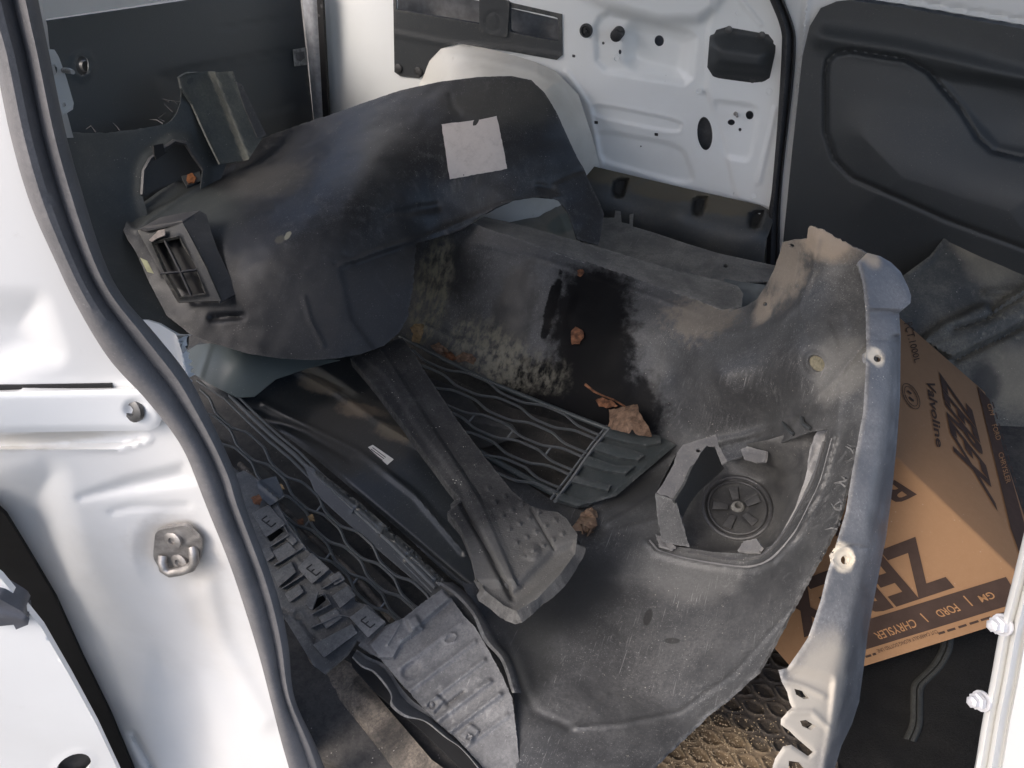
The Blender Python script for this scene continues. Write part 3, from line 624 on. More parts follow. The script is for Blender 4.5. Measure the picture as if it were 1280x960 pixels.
patch('torn_flange', STRIP, ST, M['strip'], main, [oval(1097, 448, 5, 4.5), oval(1056, 700, 5, 5.5)] + slots, 2.6, .006,
      [('fn', strip_rel), ('ring', oval(1094, 446, 12, 10), 2.5, .002), ('poly', oval(1094, 446, 11, 9), 3, -.004), ('poly', oval(1055, 698, 12, 11), 3, -.004), ('ring', oval(1055, 698, 14, 13), 2.5, .002),
       ('line', [(1083, 424), (1124, 427)], 1.6, -.003), ('line', [(1083, 386), (1124, 391)], 2, -.004), ('line', [(1046, 680), (1086, 685)], 1.6, -.003), ('line', [(1118, 430), (1116, 520), (1104, 620), (1088, 690)], 1.5, -.0015),
       ('line', [(978, 850), (1005, 858), (1030, 870)], 4, .004), ('line', [(985, 890), (1015, 890), (1036, 910)], 4, .004), ('line', [(1045, 850), (1040, 900), (1030, 960)], 5, .006), ('poly', [(984, 836), (1044, 850), (1040, 985), (960, 985), (970, 850)], 9, -.008)], sharp=50, bumpy=.0015)
# fog lamp bay
M['bracket'] = plastic('bracket_plastic', (.12, .12, .125), .55, (.27, .262, .25), .5, 12, .36, .7, .5, .3, scratch=.4)
LB = DF([(861, 683, ('z', .64)), (905, 590, ('z', .635)), (960, 600, ('z', .65)), (940, 688, ('z', .65)), (854, 650, ('z', .635)), (1034, 538, ('z', .83)), (1000, 640, ('z', .74)), (960, 556, ('z', .75)), (1018, 600, ('z', .775)), (905, 560, ('z', .66))])
M['lampm'] = plastic('lamp_plastic', (.05, .05, .053), .45, (.17, .168, .16), .4, 16, scratch=.4)
bay = patch('lamp_bay_plate', [(850, 655), (862, 628), (876, 612), (886, 600), (892, 580), (900, 560), (930, 556), (960, 550), (1012, 534), (1040, 530), (1036, 565), (1012, 618), (990, 662), (970, 690), (929, 700), (880, 700), (858, 690)], LB,
      plastic('lamp_bay_plastic', (.035, .035, .037), .5, (.16, .158, .15), .5, 14, .3, .7, .5, 0, scratch=.4), main, (), 3, .004,
      [('ring', oval(922, 635, 43, 37, 20), 2, .004), ('ring', oval(922, 635, 39, 34, 20), 1.8, -.003), ('poly', oval(922, 635, 40, 35, 20), 3, .003)] +
      [('poly', [(922 + 12 * math.cos(a - .35), 635 + 10 * math.sin(a - .35)), (922 + 30 * math.cos(a - .2), 635 + 26 * math.sin(a - .2)), (922 + 30 * math.cos(a + .2), 635 + 26 * math.sin(a + .2)), (922 + 12 * math.cos(a + .35), 635 + 10 * math.sin(a + .35))], 2.5, -.004) for a in [R(-100 + 72 * k) for k in range(5)]] +
      [('line', [(862, 683), (890, 690), (929, 688)], 3, .004)])
def ringtube(name, cx, cy_, rx, ry, rot, r, off, par_):
    o = oval(cx, cy_, rx, ry, rot, 40); tube(name, [LB.at(x, y, off) for x, y in o + o[:2]], r, M['lampm'], par_, 8)
ringtube('lamp_bezel', 922, 635, 43, 38, 20, .0035, .004, main)
ringtube('lamp_bezel', 922, 635, 37, 32, 20, .002, .005, main)
for k in range(5):
    a = R(-100 + 72 * k); d0 = np.array([math.cos(a), math.sin(a) * .86]); d1 = np.array([-math.sin(a), math.cos(a) * .86]); c0 = np.array([922, 635.])
    block('lamp_spoke', [tuple(c0 + d0 * 12 - d1 * 4), tuple(c0 + d0 * 31 - d1 * 6), tuple(c0 + d0 * 31 + d1 * 6), tuple(c0 + d0 * 12 + d1 * 4)], LB, .0075, M['lampm'], main, .0012)
for off_, pts_ in ((.004, [(812, 676), (822, 688), (854, 698), (900, 706), (936, 709), (964, 699), (994, 666), (1013, 630), (1027, 600), (1041, 548)]), (.002, [(860, 690), (900, 697), (932, 699), (958, 691), (984, 660), (1003, 626), (1017, 598), (1030, 552)])):
    tube('lamp_rim', [MB.at(x, y, off_) for x, y in smooth_curve(pts_, 8)], .0026, M['bracket'] if off_ == .004 else M['lampm'], main, 6)
lathe('lamp_hub', LB.at(922, 635, .003), (0, -.25, 1), [(.012, 0), (.011, .006), (.008, .009), (.006, .009), (.005, 0), (.001, 0)], M['flange'], main, 14)
BT = DF([(895, 545, ('z', .755)), (857, 600, ('z', .74)), (822, 616, ('z', .735)), (854, 556, ('z', .75))])
patch('lamp_bracket', [(895, 543), (898, 556), (909, 577), (903, 580), (894, 557), (884, 556), (877, 564), (864, 587), (858, 601), (854, 611), (844, 626), (832, 622), (819, 618), (828, 606), (842, 580), (846, 566), (854, 556)], BT, M['bracket'], main, [oval(873, 563, 3.4, 2.6, 0, 10)], 3, .004, [('line', [(846, 566), (850, 572)], 2, -.002)], jag=.3)
PW = DF([(820, 618, ('z', .735)), (844, 626, ('z', .735)), (826, 680, ('z', .66)), (861, 684, ('z', .66))])
patch('bracket_post', [(819, 617), (832, 621), (845, 626), (862, 684), (845, 681), (827, 677), (822, 650)], PW, M['bumper'], main, (), 3, .005, [('line', [(850, 650), (860, 680)], 2, -.002)], jag=.5)
IW = DF([(884, 556, ('z', .74)), (905, 590, ('z', .665)), (846, 628, ('z', .735)), (862, 650, ('z', .66))])
patch('bracket_web', [(893, 556), (905, 586), (890, 600), (874, 614), (862, 630), (852, 650), (843, 626), (856, 606), (864, 587), (877, 564), (884, 556)], IW, M['trim'], main, (), 3, .004, off=-.006)
patch('clip_tab', [(820, 668), (828, 671), (836, 674), (845, 684), (838, 686), (824, 682)], MB, M['bracket'], main, (), 2.5, .004, [('line', [(830, 676), (836, 684)], 2, -.003)], off=.014, jag=.6)
patch('clip_tab', [(922, 688), (930, 676), (946, 673), (952, 684), (948, 690), (935, 690)], MB, M['bracket'], main, (), 2.5, .004, [('line', [(940, 676), (938, 690)], 2, -.003)], off=.016, jag=.6)
patch('clip_tab', [(926, 562), (934, 558), (958, 564), (956, 577), (944, 578), (930, 574)], MB, M['bracket'], main, (), 2.5, .004, [('line', [(934, 564), (954, 569)], 2, -.004)], off=.008, jag=.5)
IS = DF([(988, 680, ('z', .715)), (1030, 535, ('z', .845)), (1010, 600, ('z', .80)), (960, 690, ('z', .70))])
ins_m = plastic('light_dusty_plastic', (.17, .17, .175), .5, (.36, .35, .34), .6, 14, .3, .7, .3, .4, scratch=.4)
inst = patch('lamp_surround', [(975, 690), (993, 668), (1010, 634), (1022, 603), (1034, 566), (1044, 540), (1037, 531), (1026, 533), (1018, 545), (1013, 570), (1006, 600), (994, 636), (980, 662), (968, 684)], IS, ins_m, main, (), 3, .004,
      [('line', [(975, 688), (1000, 645), (1018, 600), (1036, 545)], 2.5, .006), ('line', [(1005, 600), (1020, 560)], 4, -.004)], off=.004)
block('clip_socket', [(1002, 620), (1010, 606), (1018, 610), (1009, 625)], IS, .014, M['bracket'], main)
block('clip_socket', [(1011, 588), (1017, 576), (1026, 583), (1019, 596)], IS, .014, M['bracket'], main)
for _p in ([([MB.at(979, 528, .002), MB.at(984, 536, .02), MB.at(992, 543, .006)], .003, 6, 1), ([MB.at(1002, 522, .002), MB.at(1004, 530, .018), MB.at(1013, 536, .006)], .003, 6, 1)]): tubes('clip_prong', [_p], M['trim'], main)
# ragged plastic shreds along the tear
sh = []
for k in range(26):
    t = random.random(); x = np.interp(t, [0, .4, 1], [1076, 1060, 1046]); y = 540 + t * 125
    p = ST.at(x, y, -.012); q = p + Vector((random.uniform(-.014, .003), random.uniform(-.008, .008), random.uniform(-.010, .008)))
    sh.append(([p, (p + q) / 2 + Vector((0, 0, random.uniform(-.004, .005))), q], [.0016, .0012, .0004], 5, .5))
tubes('torn_shreds', sh, M['bumper'], main)['kind'] = 'stuff'
# ---- grille in the bumper mouth
M['vside0'] = plastic('duct_grey', (.06, .06, .06), .5, (.16, .155, .14), .5, 12, scratch=.3)
GR = DF([(502, 424, ('z', .65)), (760, 536, ('z', .655)), (692, 625, ('z', .64)), (560, 520, ('z', .645)), (830, 548, ('z', .66))])
gri = thing('grille', 'black honeycomb grille insert lying in the mouth of the scuffed grey bumper', 'grille', P(650, 550, ('z', .56)))
M['slatm'] = plastic('grille_slat_plastic', (.038, .046, .048), .4, (.15, .15, .145), .3, 16, .4, .75, .3, 0, scratch=.2)
M['grille'] = plastic('grille_plastic', (.16, .168, .172), .36, (.21, .21, .20), .45, 16, .4, .75, .3, 0, scratch=.2)
def gl(pts, r=.003, fl=4.0, off=0): return ([GR.at(x, y, off) for x, y in pts], r, 6, fl)
def honeycomb(o, eu, ev, rows, period, amp, v0, dv, mk, tie):
    """wavy fins running along eu, neighbours in opposite phase, tied where they meet"""
    o, eu, ev = (np.array(q, float) for q in (o, eu, ev)); ln = np.linalg.norm(eu); out = []
    def wave(u): t = (u * ln / period) % 1.0; return float(np.interp(t, [0, .08, .16, .34, .42, .58, .66, .84, .92, 1], [1, 1, .85, -.85, -1, -1, -.85, .85, 1, 1]))
    us = np.linspace(0, 1, int(ln / 5))
    for k in range(rows):
        sg = 1 if k % 2 else -1
        out.append(mk([o + eu * u + ev * (v0 + dv * k + sg * amp * wave(u)) for u in us]))
        if k < rows - 1:
            for j in range(2 * (int(ln / period) + 2)):
                u = (j + .5) * .5 * period / ln
                va, vb = v0 + dv * k + sg * amp * wave(u), v0 + dv * (k + 1) - sg * amp * wave(u)
                if 0 < u < 1 and vb - va < dv: out.append(tie([o + eu * u + ev * (va + .008), o + eu * u + ev * (vb - .008)]))
    return out
tubes('lattice', honeycomb((504, 427), (254, 108), (-68, 90), 8, 104, .032, .075, .122, gl, lambda p: gl(p, .0022, 1.2, .004)), M['grille'], gri)
patch('backing', [(480, 430), (560, 470), (640, 510), (760, 545), (830, 560), (700, 640), (600, 600), (520, 540)], DF([(502, 424, ('z', .59)), (760, 540, ('z', .585)), (640, 620, ('z', .585))]), plastic('under_grille', (.03, .029, .027), .7, (.13, .115, .10), .6, 14, .36, .7, .6, scratch=.3), gri, (), 5, .003, bumpy=.008)
patch('duct_piece', [(523, 480), (538, 472), (580, 488), (600, 515), (640, 530), (650, 545), (600, 560), (560, 530)], DF([(523, 480, ('z', .625)), (650, 540, ('z', .612)), (570, 540, ('z', .60))]), M['vside0'], gri, (), 4, .004, [('line', [(540, 478), (570, 540)], 3, .006), ('line', [(560, 520), (640, 538)], 3, -.006)])
tube('upper_rail', [GR.at(x, y, .004) for x, y in ((500, 420), (555, 449), (620, 481), (720, 521), (762, 537))], .005, M['slatm'], gri, 8)
tube('lower_rail', [GR.at(x, y, -.002) for x, y in ((560, 545), (595, 563), (645, 591), (690, 615), (722, 630))], .007, M['slatm'], gri, 8)
tubes('side_rail', [gl([(763, 535), (745, 556), (731, 575), (714, 600), (694, 626)], .0035, 2), gl([(758, 533), (741, 553), (727, 572), (709, 597), (689, 623)], .0025, 2)], M['grille'], gri)
patch('end_plate', [(762, 534), (830, 548), (845, 556), (770, 620), (722, 634), (694, 626), (731, 575)], GR, M['slatm'], gri, (), 3, .003, [('line', [(838, 554), (764, 618), (728, 632)], 3, .006)], off=-.006)
for q in ([(758, 534), (776, 535), (826, 545), (826, 553), (808, 557), (780, 552), (752, 544)], [(748, 552), (790, 562), (806, 568), (798, 575), (774, 572), (742, 561)], [(736, 570), (770, 582), (794, 582), (782, 592), (756, 588), (728, 580)], [(720, 594), (764, 606), (760, 613), (714, 602)], [(701, 616), (736, 628), (722, 633), (696, 624)]):
    patch('slat', q, GR, M['slatm'], gri, (), 2.4, .010, [('poly', q, 5, .004)], off=.004)
# ---- foam absorber bar across the load
FB = DF([(470, 440, ('z', .735)), (600, 600, ('z', .745)), (650, 740, ('z', .76)), (710, 660, ('z', .765)), (500, 430, ('z', .735)), (590, 700, ('z', .755))])
M['foam'] = plastic('foam_black', (.022, .022, .023), .75, (.15, .147, .14), .32, 12, .4, .72, .9, 0, stains_and_shading=[((FB.at(660, 700), (.09, .09, .06), .8, 16, .5), (.17, .167, .158), .9, .45)], grain=.9, gscale=330, spec=.25, scratch=.1, lint=.6)
fb_out = [(486, 427), (503, 422), (516, 440), (540, 478), (575, 530), (608, 574), (640, 614), (662, 632), (680, 638), (697, 640), (708, 648), (722, 668), (719, 692), (700, 718), (672, 748), (646, 764), (630, 757), (606, 738), (594, 720), (588, 690), (575, 660), (559, 640), (577, 627), (552, 596), (525, 560), (500, 525), (470, 485), (438, 448), (455, 438)]
dots = []
for i in range(7):
    for j in range(5):
        x, y = 610 + i * 11 + j * 12 - (i * 2), 610 + i * 15 - j * 7 + i * 2
        if inside(np.array([[x, y]], float), [(600, 590), (660, 632), (712, 655), (690, 690), (650, 715), (615, 650)])[0]: dots.append(('poly', oval(x, y, 2.6, 2.2, 0, 8), 2.0, .007))
foam = patch('foam_bar', fb_out, FB, M['foam'], None, (), 2.4, .018, [('poly', [(446, 442), (480, 470), (530, 548), (580, 612), (600, 660), (640, 742), (650, 735), (612, 640), (560, 560), (510, 480), (478, 432)], 4, .010),
      ('line', [(577, 630), (605, 680), (640, 748)], 3, -.012), ('line', [(478, 432), (540, 530), (600, 620), (648, 730)], 2, -.005), ('line', [(664, 636), (692, 686)], 1.6, -.006), ('poly', [(640, 764), (724, 694), (716, 680), (690, 690), (650, 730), (600, 730), (610, 745)], 7, -.014),
      ('poly', oval(666, 690, 9, 10, 20), 3, .006), ('ring', oval(500, 460, 8, 9), 2, .003)] + dots, bumpy=.003)
tag(foam, 'black foam absorber bar with dimpled blunt end lying slantwise across the grille', 'foam bar')
# ---- smooth black panel with a small white label
SP = DF([(240, 440, ('z', .70)), (440, 450, ('z', .665)), (580, 660, ('z', .64)), (400, 580, ('z', .625)), (330, 500, ('z', .65)), (590, 740, ('z', .625)), (480, 520, ('z', .66)), (300, 450, ('z', .71))])
M['gloss'] = plastic('satin_black_panel', (.017, .020, .022), .33, (.16, .155, .14), .16, 6, .48, .8, .25, 0, stains_and_shading=[((SP.at(450, 540), (.12, .10, .05), .9, 20, .7), (.10, .085, .065), .8, .35), ((SP.at(400, 482), (.05, .02, .02), .8, 60, .6), (.20, .16, .11), .9, .6), ((SP.at(450, 512), (.05, .02, .02), .8, 60, .6), (.22, .17, .12), .9, .7), ((SP.at(500, 542), (.05, .02, .02), .8, 60, .6), (.20, .16, .11), .9, .6)], grain=.06, spec=.5, scratch=.15)
M['film'] = plastic('greenish_film', (.13, .155, .148), .32, (.16, .17, .165), .3, 9, scratch=.1, wear_edge_light=0)
panel = thing('satin_bumper', 'smooth satin black bumper panel with a small white barcode label, under the foam bar', 'bumper panel', P(430, 560, ('z', .56)))
patch('panel_shell', [(228, 440), (250, 428), (320, 440), (440, 440), (470, 470), (520, 540), (560, 600), (590, 640), (596, 745), (560, 720), (510, 672), (450, 620), (400, 578), (330, 524), (265, 488), (236, 462)], SP, M['gloss'], panel, (), 3, .004,
      [('line', [(330, 505), (390, 535), (450, 565), (520, 620), (580, 690)], 4, .006), ('line', [(320, 520), (380, 540), (436, 572)], 5, -.008), ('line', [(355, 455), (420, 490), (470, 525), (530, 560)], 4, .010), ('poly', [(360, 440), (480, 520), (560, 580), (500, 440)], 8, -.016),
       ('poly', [(250, 478), (330, 520), (400, 575), (460, 625), (596, 740), (596, 765), (240, 490)], 4, -.006)])
patch('panel_flap', [(230, 441), (246, 431), (262, 429), (345, 446), (425, 450), (385, 460), (345, 474), (318, 496), (296, 497), (262, 480), (240, 466)], SP, M['film'], panel, (), 3, .002, [('line', [(262, 432), (250, 470)], 4, .003)], off=.012)
DS_ = [((355, 455), (532, 562))]
lb = patch('label', [(460, 559), (466, 556), (492, 574), (484, 581)], SP, simple('label_white', (.78, .74, .66), .6, 0, 0, .08, 90), panel, (), 4, .0006, off=.0016)
M['ink'] = simple('ink', (.12, .11, .10), .6)
for k in range(3):
    a = np.array([463, 558.5]) * (1 - (k + .6) / 4) + np.array([470 - 8, 563]) * 0 + np.array([459.5, 561]) * ((k + .6) / 4)
    ux = np.array([20, 15.0]) 
    p0 = np.array([466 - k * 2.0, 559 + k * 1.8]); p1 = p0 + ux * .82
    patch('print_line', [p0, p1, p1 + np.array([-.7, .7]), p0 + np.array([-.7, .7])], SP, M['ink'], lb, (), 3, .0003, off=.0026)
def ledge(name, t0, t1, mat, par):
    a0, a1 = np.array([385, 590.]), np.array([600, 775.])
    n_ = np.array([-.65, .76]) * 20
    p = a0 + (a1 - a0) * t0; q = a0 + (a1 - a0) * t1
    return [tuple(p), tuple(q), tuple(q + n_), tuple(p + n_)]
LG = DF([(385, 590, ('z', .66)), (600, 775, ('z', .65)), (370, 605, ('z', .648))])
patch('slotted_ledge', [(378, 578), (400, 590), (450, 628), (520, 690), (600, 770), (604, 785), (585, 790), (520, 728), (450, 668), (395, 618)], LG, M['gloss'], panel,
      [[(433, 617), (441, 617), (443, 621), (435, 621)], [(486, 660), (496, 666), (495, 670), (485, 664)], [(527, 697), (535, 702), (534, 705), (526, 700)], [(557, 727), (568, 736), (566, 741), (555, 731)]], 3, .006,
      [('line', [(440, 640), (462, 618)], 1.5, .004), ('line', [(474, 668), (495, 645)], 1.5, .004), ('line', [(505, 698), (530, 680)], 1.5, .004), ('line', [(540, 728), (565, 712)], 1.5, .004), ('poly', [(478, 648), (500, 660), (490, 676), (470, 662)], 2, .004), ('line', [(395, 590), (450, 632), (600, 768)], 2, .005)], off=-.002)
# ---- long narrow grille at the left
NG = DF([(250, 480, ('z', .655)), (535, 760, ('z', .635)), (280, 530, ('z', .645))])
ng = thing('grille', 'long narrow black grille strip with wavy bars, beside the door seal', 'grille', P(390, 620, ('z', .56)))
def nl(pts, r=.0028, fl=3.0, off=0): return ([NG.at(x, y, off) for x, y in pts], r, 6, fl)
def par(base, dx, dy): return [(x + dx, y + dy) for x, y in base]
r1 = [(251, 470), (286, 493), (312, 519), (340, 545), (368, 568), (394, 594), (441, 636), (490, 680), (545, 735)]
r2 = [(250, 500), (270, 514), (286, 524), (320, 552), (326, 562), (336, 571), (348, 578), (361, 589), (400, 626), (406, 638), (430, 660), (444, 664), (470, 684), (492, 706), (496, 718), (515, 735), (530, 748)]
r3 = [(270, 530), (300, 555), (330, 580), (360, 606), (395, 640), (430, 672), (437, 684), (463, 700), (470, 722), (500, 748), (512, 765)]
tubes('lattice', honeycomb((252, 488), (290, 262), (-38, 48), 5, 92, .075, .08, .2, nl, lambda p: nl(p, .002, 1.2, .003)), M['grille'], ng)
tubes('upper_rail', [nl(r1, .004, 1.6, .004), nl(par(r1, 6, -3), .0026, 1.6, .004), nl(par(r1, -4, 6), .003, 1.6)], M['grille'], ng)
tube('lower_rail', [NG.at(x, y, -.004) for x, y in ((300, 580), (350, 632), (400, 680), (450, 728), (490, 775))], .006, M['sill'], ng, 8)
M['under'] = plastic('dirty_under_panel', (.03, .03, .03), .6, (.15, .13, .10), .5, 12, .4, .7, .6, scratch=.2)
patch('backing', [(270, 545), (300, 560), (400, 645), (520, 760), (490, 790), (380, 690), (300, 610)], DF([(250, 480, ('z', .60)), (535, 760, ('z', .59)), (280, 600, ('z', .59))]), M['under'], ng, (), 4, .004, bumpy=.01)
# ---- clip tray at the left
CT = DF([(290, 600, ('z', .68)), (470, 770, ('z', .665)), (400, 830, ('z', .645)), (350, 760, ('z', .66)), (420, 720, ('z', .68)), (330, 650, ('z', .68))])
M['tray'] = plastic('dusty_tray_plastic', (.05, .052, .055), .55, (.23, .225, .215), .55, 10, .34, .7, .5, .3, scratch=.4)
sock = [rrect([(331, 667), (345, 657), (356, 663), (338, 678)], .15, 2), rrect([(385, 752), (402, 742), (408, 750), (390, 764)], .15, 2)]
tray = thing('clip_tray', 'dusty dark plastic bracket tray with clip sockets, left end beside the door seal', 'bracket', P(400, 740, ('z', .56)))
patch('tray_shell', [(284, 596), (305, 588), (330, 604), (350, 636), (360, 655), (386, 690), (412, 712), (440, 735), (444, 752), (462, 757), (482, 778), (476, 796), (462, 808), (446, 800), (434, 818), (406, 842), (392, 832), (376, 806), (360, 780), (352, 765), (345, 740), (330, 700), (312, 650)], CT, M['tray'], tray, sock, 3, .005,
      [('line', [(352, 765), (376, 775), (395, 800)], 3, -.006), ('line', [(365, 690), (384, 712), (402, 735)], 1.6, .004), ('ring', oval(372, 770, 8, 6, 30), 1.8, .004)], sharp=55)
for q, h in (([(315, 641), (336, 631), (357, 655), (332, 672)], .010), ([(372, 710), (390, 691), (412, 711), (390, 730)], .010), ([(437, 772), (457, 757), (482, 777), (460, 797)], .013)):
    tb = block('clip_tab', q, CT, h, M['tray'], tray, .0012)
    x, y = np.mean(q, 0)
    for p0, p1 in (((-8, 0), (4, 9)), ((-8, 0), (-1, -5)), ((4, 9), (10, 4)), ((-2, 4), (2, 1))): 
        tube('slot', [CT.at(x + p0[0], y + p0[1], h + .0003), CT.at(x + p1[0], y + p1[1], h + .0003)], .0014, M['black'], tb, 4, .3)
for q, h in (([(341, 717), (364, 702), (370, 715), (348, 734)], .010), ([(415, 745), (434, 732), (445, 744), (425, 760)], .014), ([(391, 806), (440, 780), (447, 791), (405, 822)], .018), ([(340, 690), (360, 677), (372, 690), (350, 704)], .006),
             ([(326, 687), (336, 683), (344, 695), (334, 702)], .008), ([(398, 772), (420, 760), (428, 772), (408, 786)], .007), ([(356, 742), (374, 730), (380, 740), (362, 753)], .007), ([(410, 722), (424, 714), (432, 724), (418, 732)], .006), ([(362, 664), (372, 676), (366, 682), (355, 672)], .006)):
    block('moulded_box', q, CT, h, M['tray'], tray, .0014)
for (x0, y0), (x1, y1) in (((328, 668), (354, 655)), ((354, 655), (361, 667)), ((338, 682), (361, 668)), ((380, 756), (406, 741)), ((406, 741), (414, 754)), ((388, 768), (414, 754)), ((342, 706), (378, 684)), ((352, 735), (382, 716)), ((402, 735), (424, 722)), ((386, 785), (424, 768)), ((424, 768), (446, 772))):
    n_ = np.array([-(y1 - y0), x1 - x0], float); n_ *= 1.3 / np.linalg.norm(n_)
    block('rib', [(x0, y0), (x1, y1), (x1 + n_[0], y1 + n_[1]), (x0 + n_[0], y0 + n_[1])], CT, .010, M['tray'], tray, .0006)
for c in sock: patch('socket_floor', [(x + 1, y + 1) for x, y in c], CT, M['black'], tray, (), 3, .003, off=-.02)
patch('socket_hood', [(381, 752), (388, 742), (398, 740), (394, 752), (390, 762), (386, 760)], CT, M['tray'], tray, (), 2.5, .003, off=.014)
patch('tray_fin', [(320, 602), (345, 595), (356, 620), (338, 632), (326, 622)], CT, M['gloss'], tray, (), 3, .003, [('line', [(326, 606), (350, 626)], 2, .004)], off=.006)
# ---- ribbed undertray
UT = DF([(450, 800, ('z', .655)), (555, 738, ('z', .665)), (640, 870, ('z', .67)), (600, 960, ('z', .65)), (540, 850, ('z', .655))])
M['tray_light'] = plastic('pale_dusty_plastic', (.075, .076, .08), .5, (.27, .27, .268), .6, 7, .3, .68, .3, .8, (.2, .3, .9), (70, 70, 7), scratch=.5)
ut = thing('splash_shield', 'pale dusty ribbed splash shield lying beside the scuffed grey bumper at the sill', 'splash shield', P(570, 860, ('z', .56)))
d_ = np.array([.80, -.60])
ribs = []
for (x, y), ln, a in (((500, 835), 95, .006), ((513, 862), 100, .009), ((526, 884), 98, .009), ((548, 900), 80, .012), ((562, 915), 78, .012), ((584, 932), 62, .006)):
    ribs.append(('line', [(x, y), tuple(np.array([x, y]) + d_ * ln)], 3.4, a * .55))
patch('shield_shell', [(448, 806), (458, 796), (482, 782), (505, 772), (530, 752), (553, 736), (562, 745), (580, 770), (594, 784), (612, 815), (628, 845), (640, 872), (646, 920), (652, 985), (622, 985), (600, 955), (570, 922), (545, 902), (520, 874), (498, 850), (478, 826)], UT, M['tray_light'], ut, (), 2.1, .005,
      ribs + [('poly', [(505, 772), (553, 736), (564, 748), (515, 790)], 3, .014), ('poly', [(462, 806), (482, 782), (520, 770), (528, 785), (500, 805), (492, 822), (475, 822)], 3, .009), ('ring', [(462, 806), (482, 782), (520, 770), (528, 785), (500, 805), (492, 822), (475, 822)], 1.6, .003), ('line', [(484, 806), (500, 780)], 1.5, .004), ('line', [(500, 800), (520, 788)], 1.5, .004),
              ('poly', oval(515, 838, 13, 9, -35), 3, -.005), ('poly', rrect([(530, 882), (545, 868), (556, 876), (542, 892)], .1), 2, .006), ('ring', oval(540, 881, 4, 4), 1.4, -.004), ('poly', rrect([(574, 920), (588, 904), (600, 914), (588, 930)], .15), 2, .005), ('ring', oval(586, 922, 4, 4), 1.4, .004), ('ring', oval(563, 798, 8, 5, -30), 1.5, .003),
              ('line', [(560, 880), (580, 865)], 2.5, -.006)], jag=.4, sharp=50)
ribbon('shield_edge', [(440, 822), (452, 834), (468, 842), (488, 868), (488, 882), (505, 896), (530, 902), (556, 922), (580, 940), (620, 990)], [(446, 812), (462, 822), (482, 832), (500, 858), (516, 876), (530, 886), (556, 908), (578, 928), (600, 950), (634, 990)], DF([(440, 820, ('z', .665)), (620, 985, ('z', .655)), (530, 890, ('z', .65))]),
       [(0, .004), (.15, .008), (.4, .002), (.75, -.004), (1, .004)], M['tray'], ut, 60, .004)
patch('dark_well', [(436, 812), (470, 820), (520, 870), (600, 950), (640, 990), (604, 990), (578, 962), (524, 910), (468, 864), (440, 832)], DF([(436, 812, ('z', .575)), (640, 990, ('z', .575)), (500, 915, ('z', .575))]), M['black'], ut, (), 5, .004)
ribbon('seam_edge', [(545, 728), (566, 742), (590, 768), (604, 800), (626, 826), (640, 866)], [(566, 728), (588, 746), (604, 770), (622, 800), (640, 824), (652, 866)], DF([(550, 730, ('z', .675)), (645, 866, ('z', .685)), (610, 790, ('z', .68))]), [(0, 0), (.3, .006), (.6, .004), (1, -.004)], M['bumper'], ut, 50, .006)
# ---- black bumper piece lying across the back of the load
TB = DF([(600, 97, ('y', 1.62)), (405, 147, ('y', 1.53)), (301, 184, ('y', 1.45)), (165, 275, 1.56), (185, 350, 1.51), (230, 410, 1.48), (300, 440, 1.455), (420, 447, 1.45), (500, 415, 1.50), (515, 350, 1.52), (450, 230, 1.545), (330, 270, 1.53),
         (640, 180, ('y', 1.50)), (720, 200, ('y', 1.60)), (745, 270, ('y', 1.55)), (735, 300, ('y', 1.50)), (640, 250, ('y', 1.44)), (590, 285, ('y', 1.385)), (540, 295, ('y', 1.33)), (690, 110, ('y', 1.64)), (400, 380, 1.455)])
TMAT = plastic('black_bumper_plastic', (.0165, .0167, .018), .42, (.15, .147, .14), .24, 6, .42, .78, .55, .35, (.4, .3, 1.1), (60, 60, 6), lint=.5,
    stains_and_shading=[((TB.at(340, 225), (.10, .08, .06), .9, 18, .7), (.10, .095, .085), .8, .25), ((TB.at(430, 370), (.16, .12, .09), 1.2, 9, .5), (.06, .058, .058), .7, .6), ((TB.at(640, 130), (.14, .10, .04), .9, 16, .6), (.075, .072, .06), .8, .5),
            ((TB.at(230, 262), (.14, .10, .03), .8, 10, .3), (.07, .08, .078), .45, .5), ((TB.at(360, 295), (.006, .01, .02), .4, 70, .5), (.40, .38, .28), .9, .8), ((TB.at(350, 300), .01, .5, 60, .5), (.16, .15, .12), .9, .6)], grain=.12, scratch=.6)  # first blob: greenish reflection below the upper flange, painted into the colour
top = thing('bumper_cover', 'black curved bumper cover with a faded paper label, lying across the back', 'bumper', P(400, 440, ('z', .56)))
tb_out = [(154, 288), (160, 272), (178, 254), (200, 238), (228, 222), (252, 212), (276, 203), (296, 192)] + torn([(301, 184), (340, 168), (380, 154), (405, 146)], .5) + [(450, 130), (500, 113), (550, 102), (600, 96), (640, 95), (664, 100), (681, 116), (696, 141), (710, 172), (722, 198), (730, 211), (736, 226), (748, 250), (755, 267), (752, 288), (748, 306)] + \
    [(735, 303), (721, 299), (716, 282), (710, 265), (700, 252), (687, 247), (670, 246), (642, 250), (620, 259), (600, 271), (580, 286), (560, 293), (542, 298)] + torn([(520, 303), (519, 330), (514, 370), (509, 398), (500, 416)], 1.5) + \
    [(480, 432), (450, 443), (420, 448), (390, 450), (350, 448), (310, 442), (270, 430), (238, 418), (208, 394), (186, 352), (170, 315), (160, 300)]
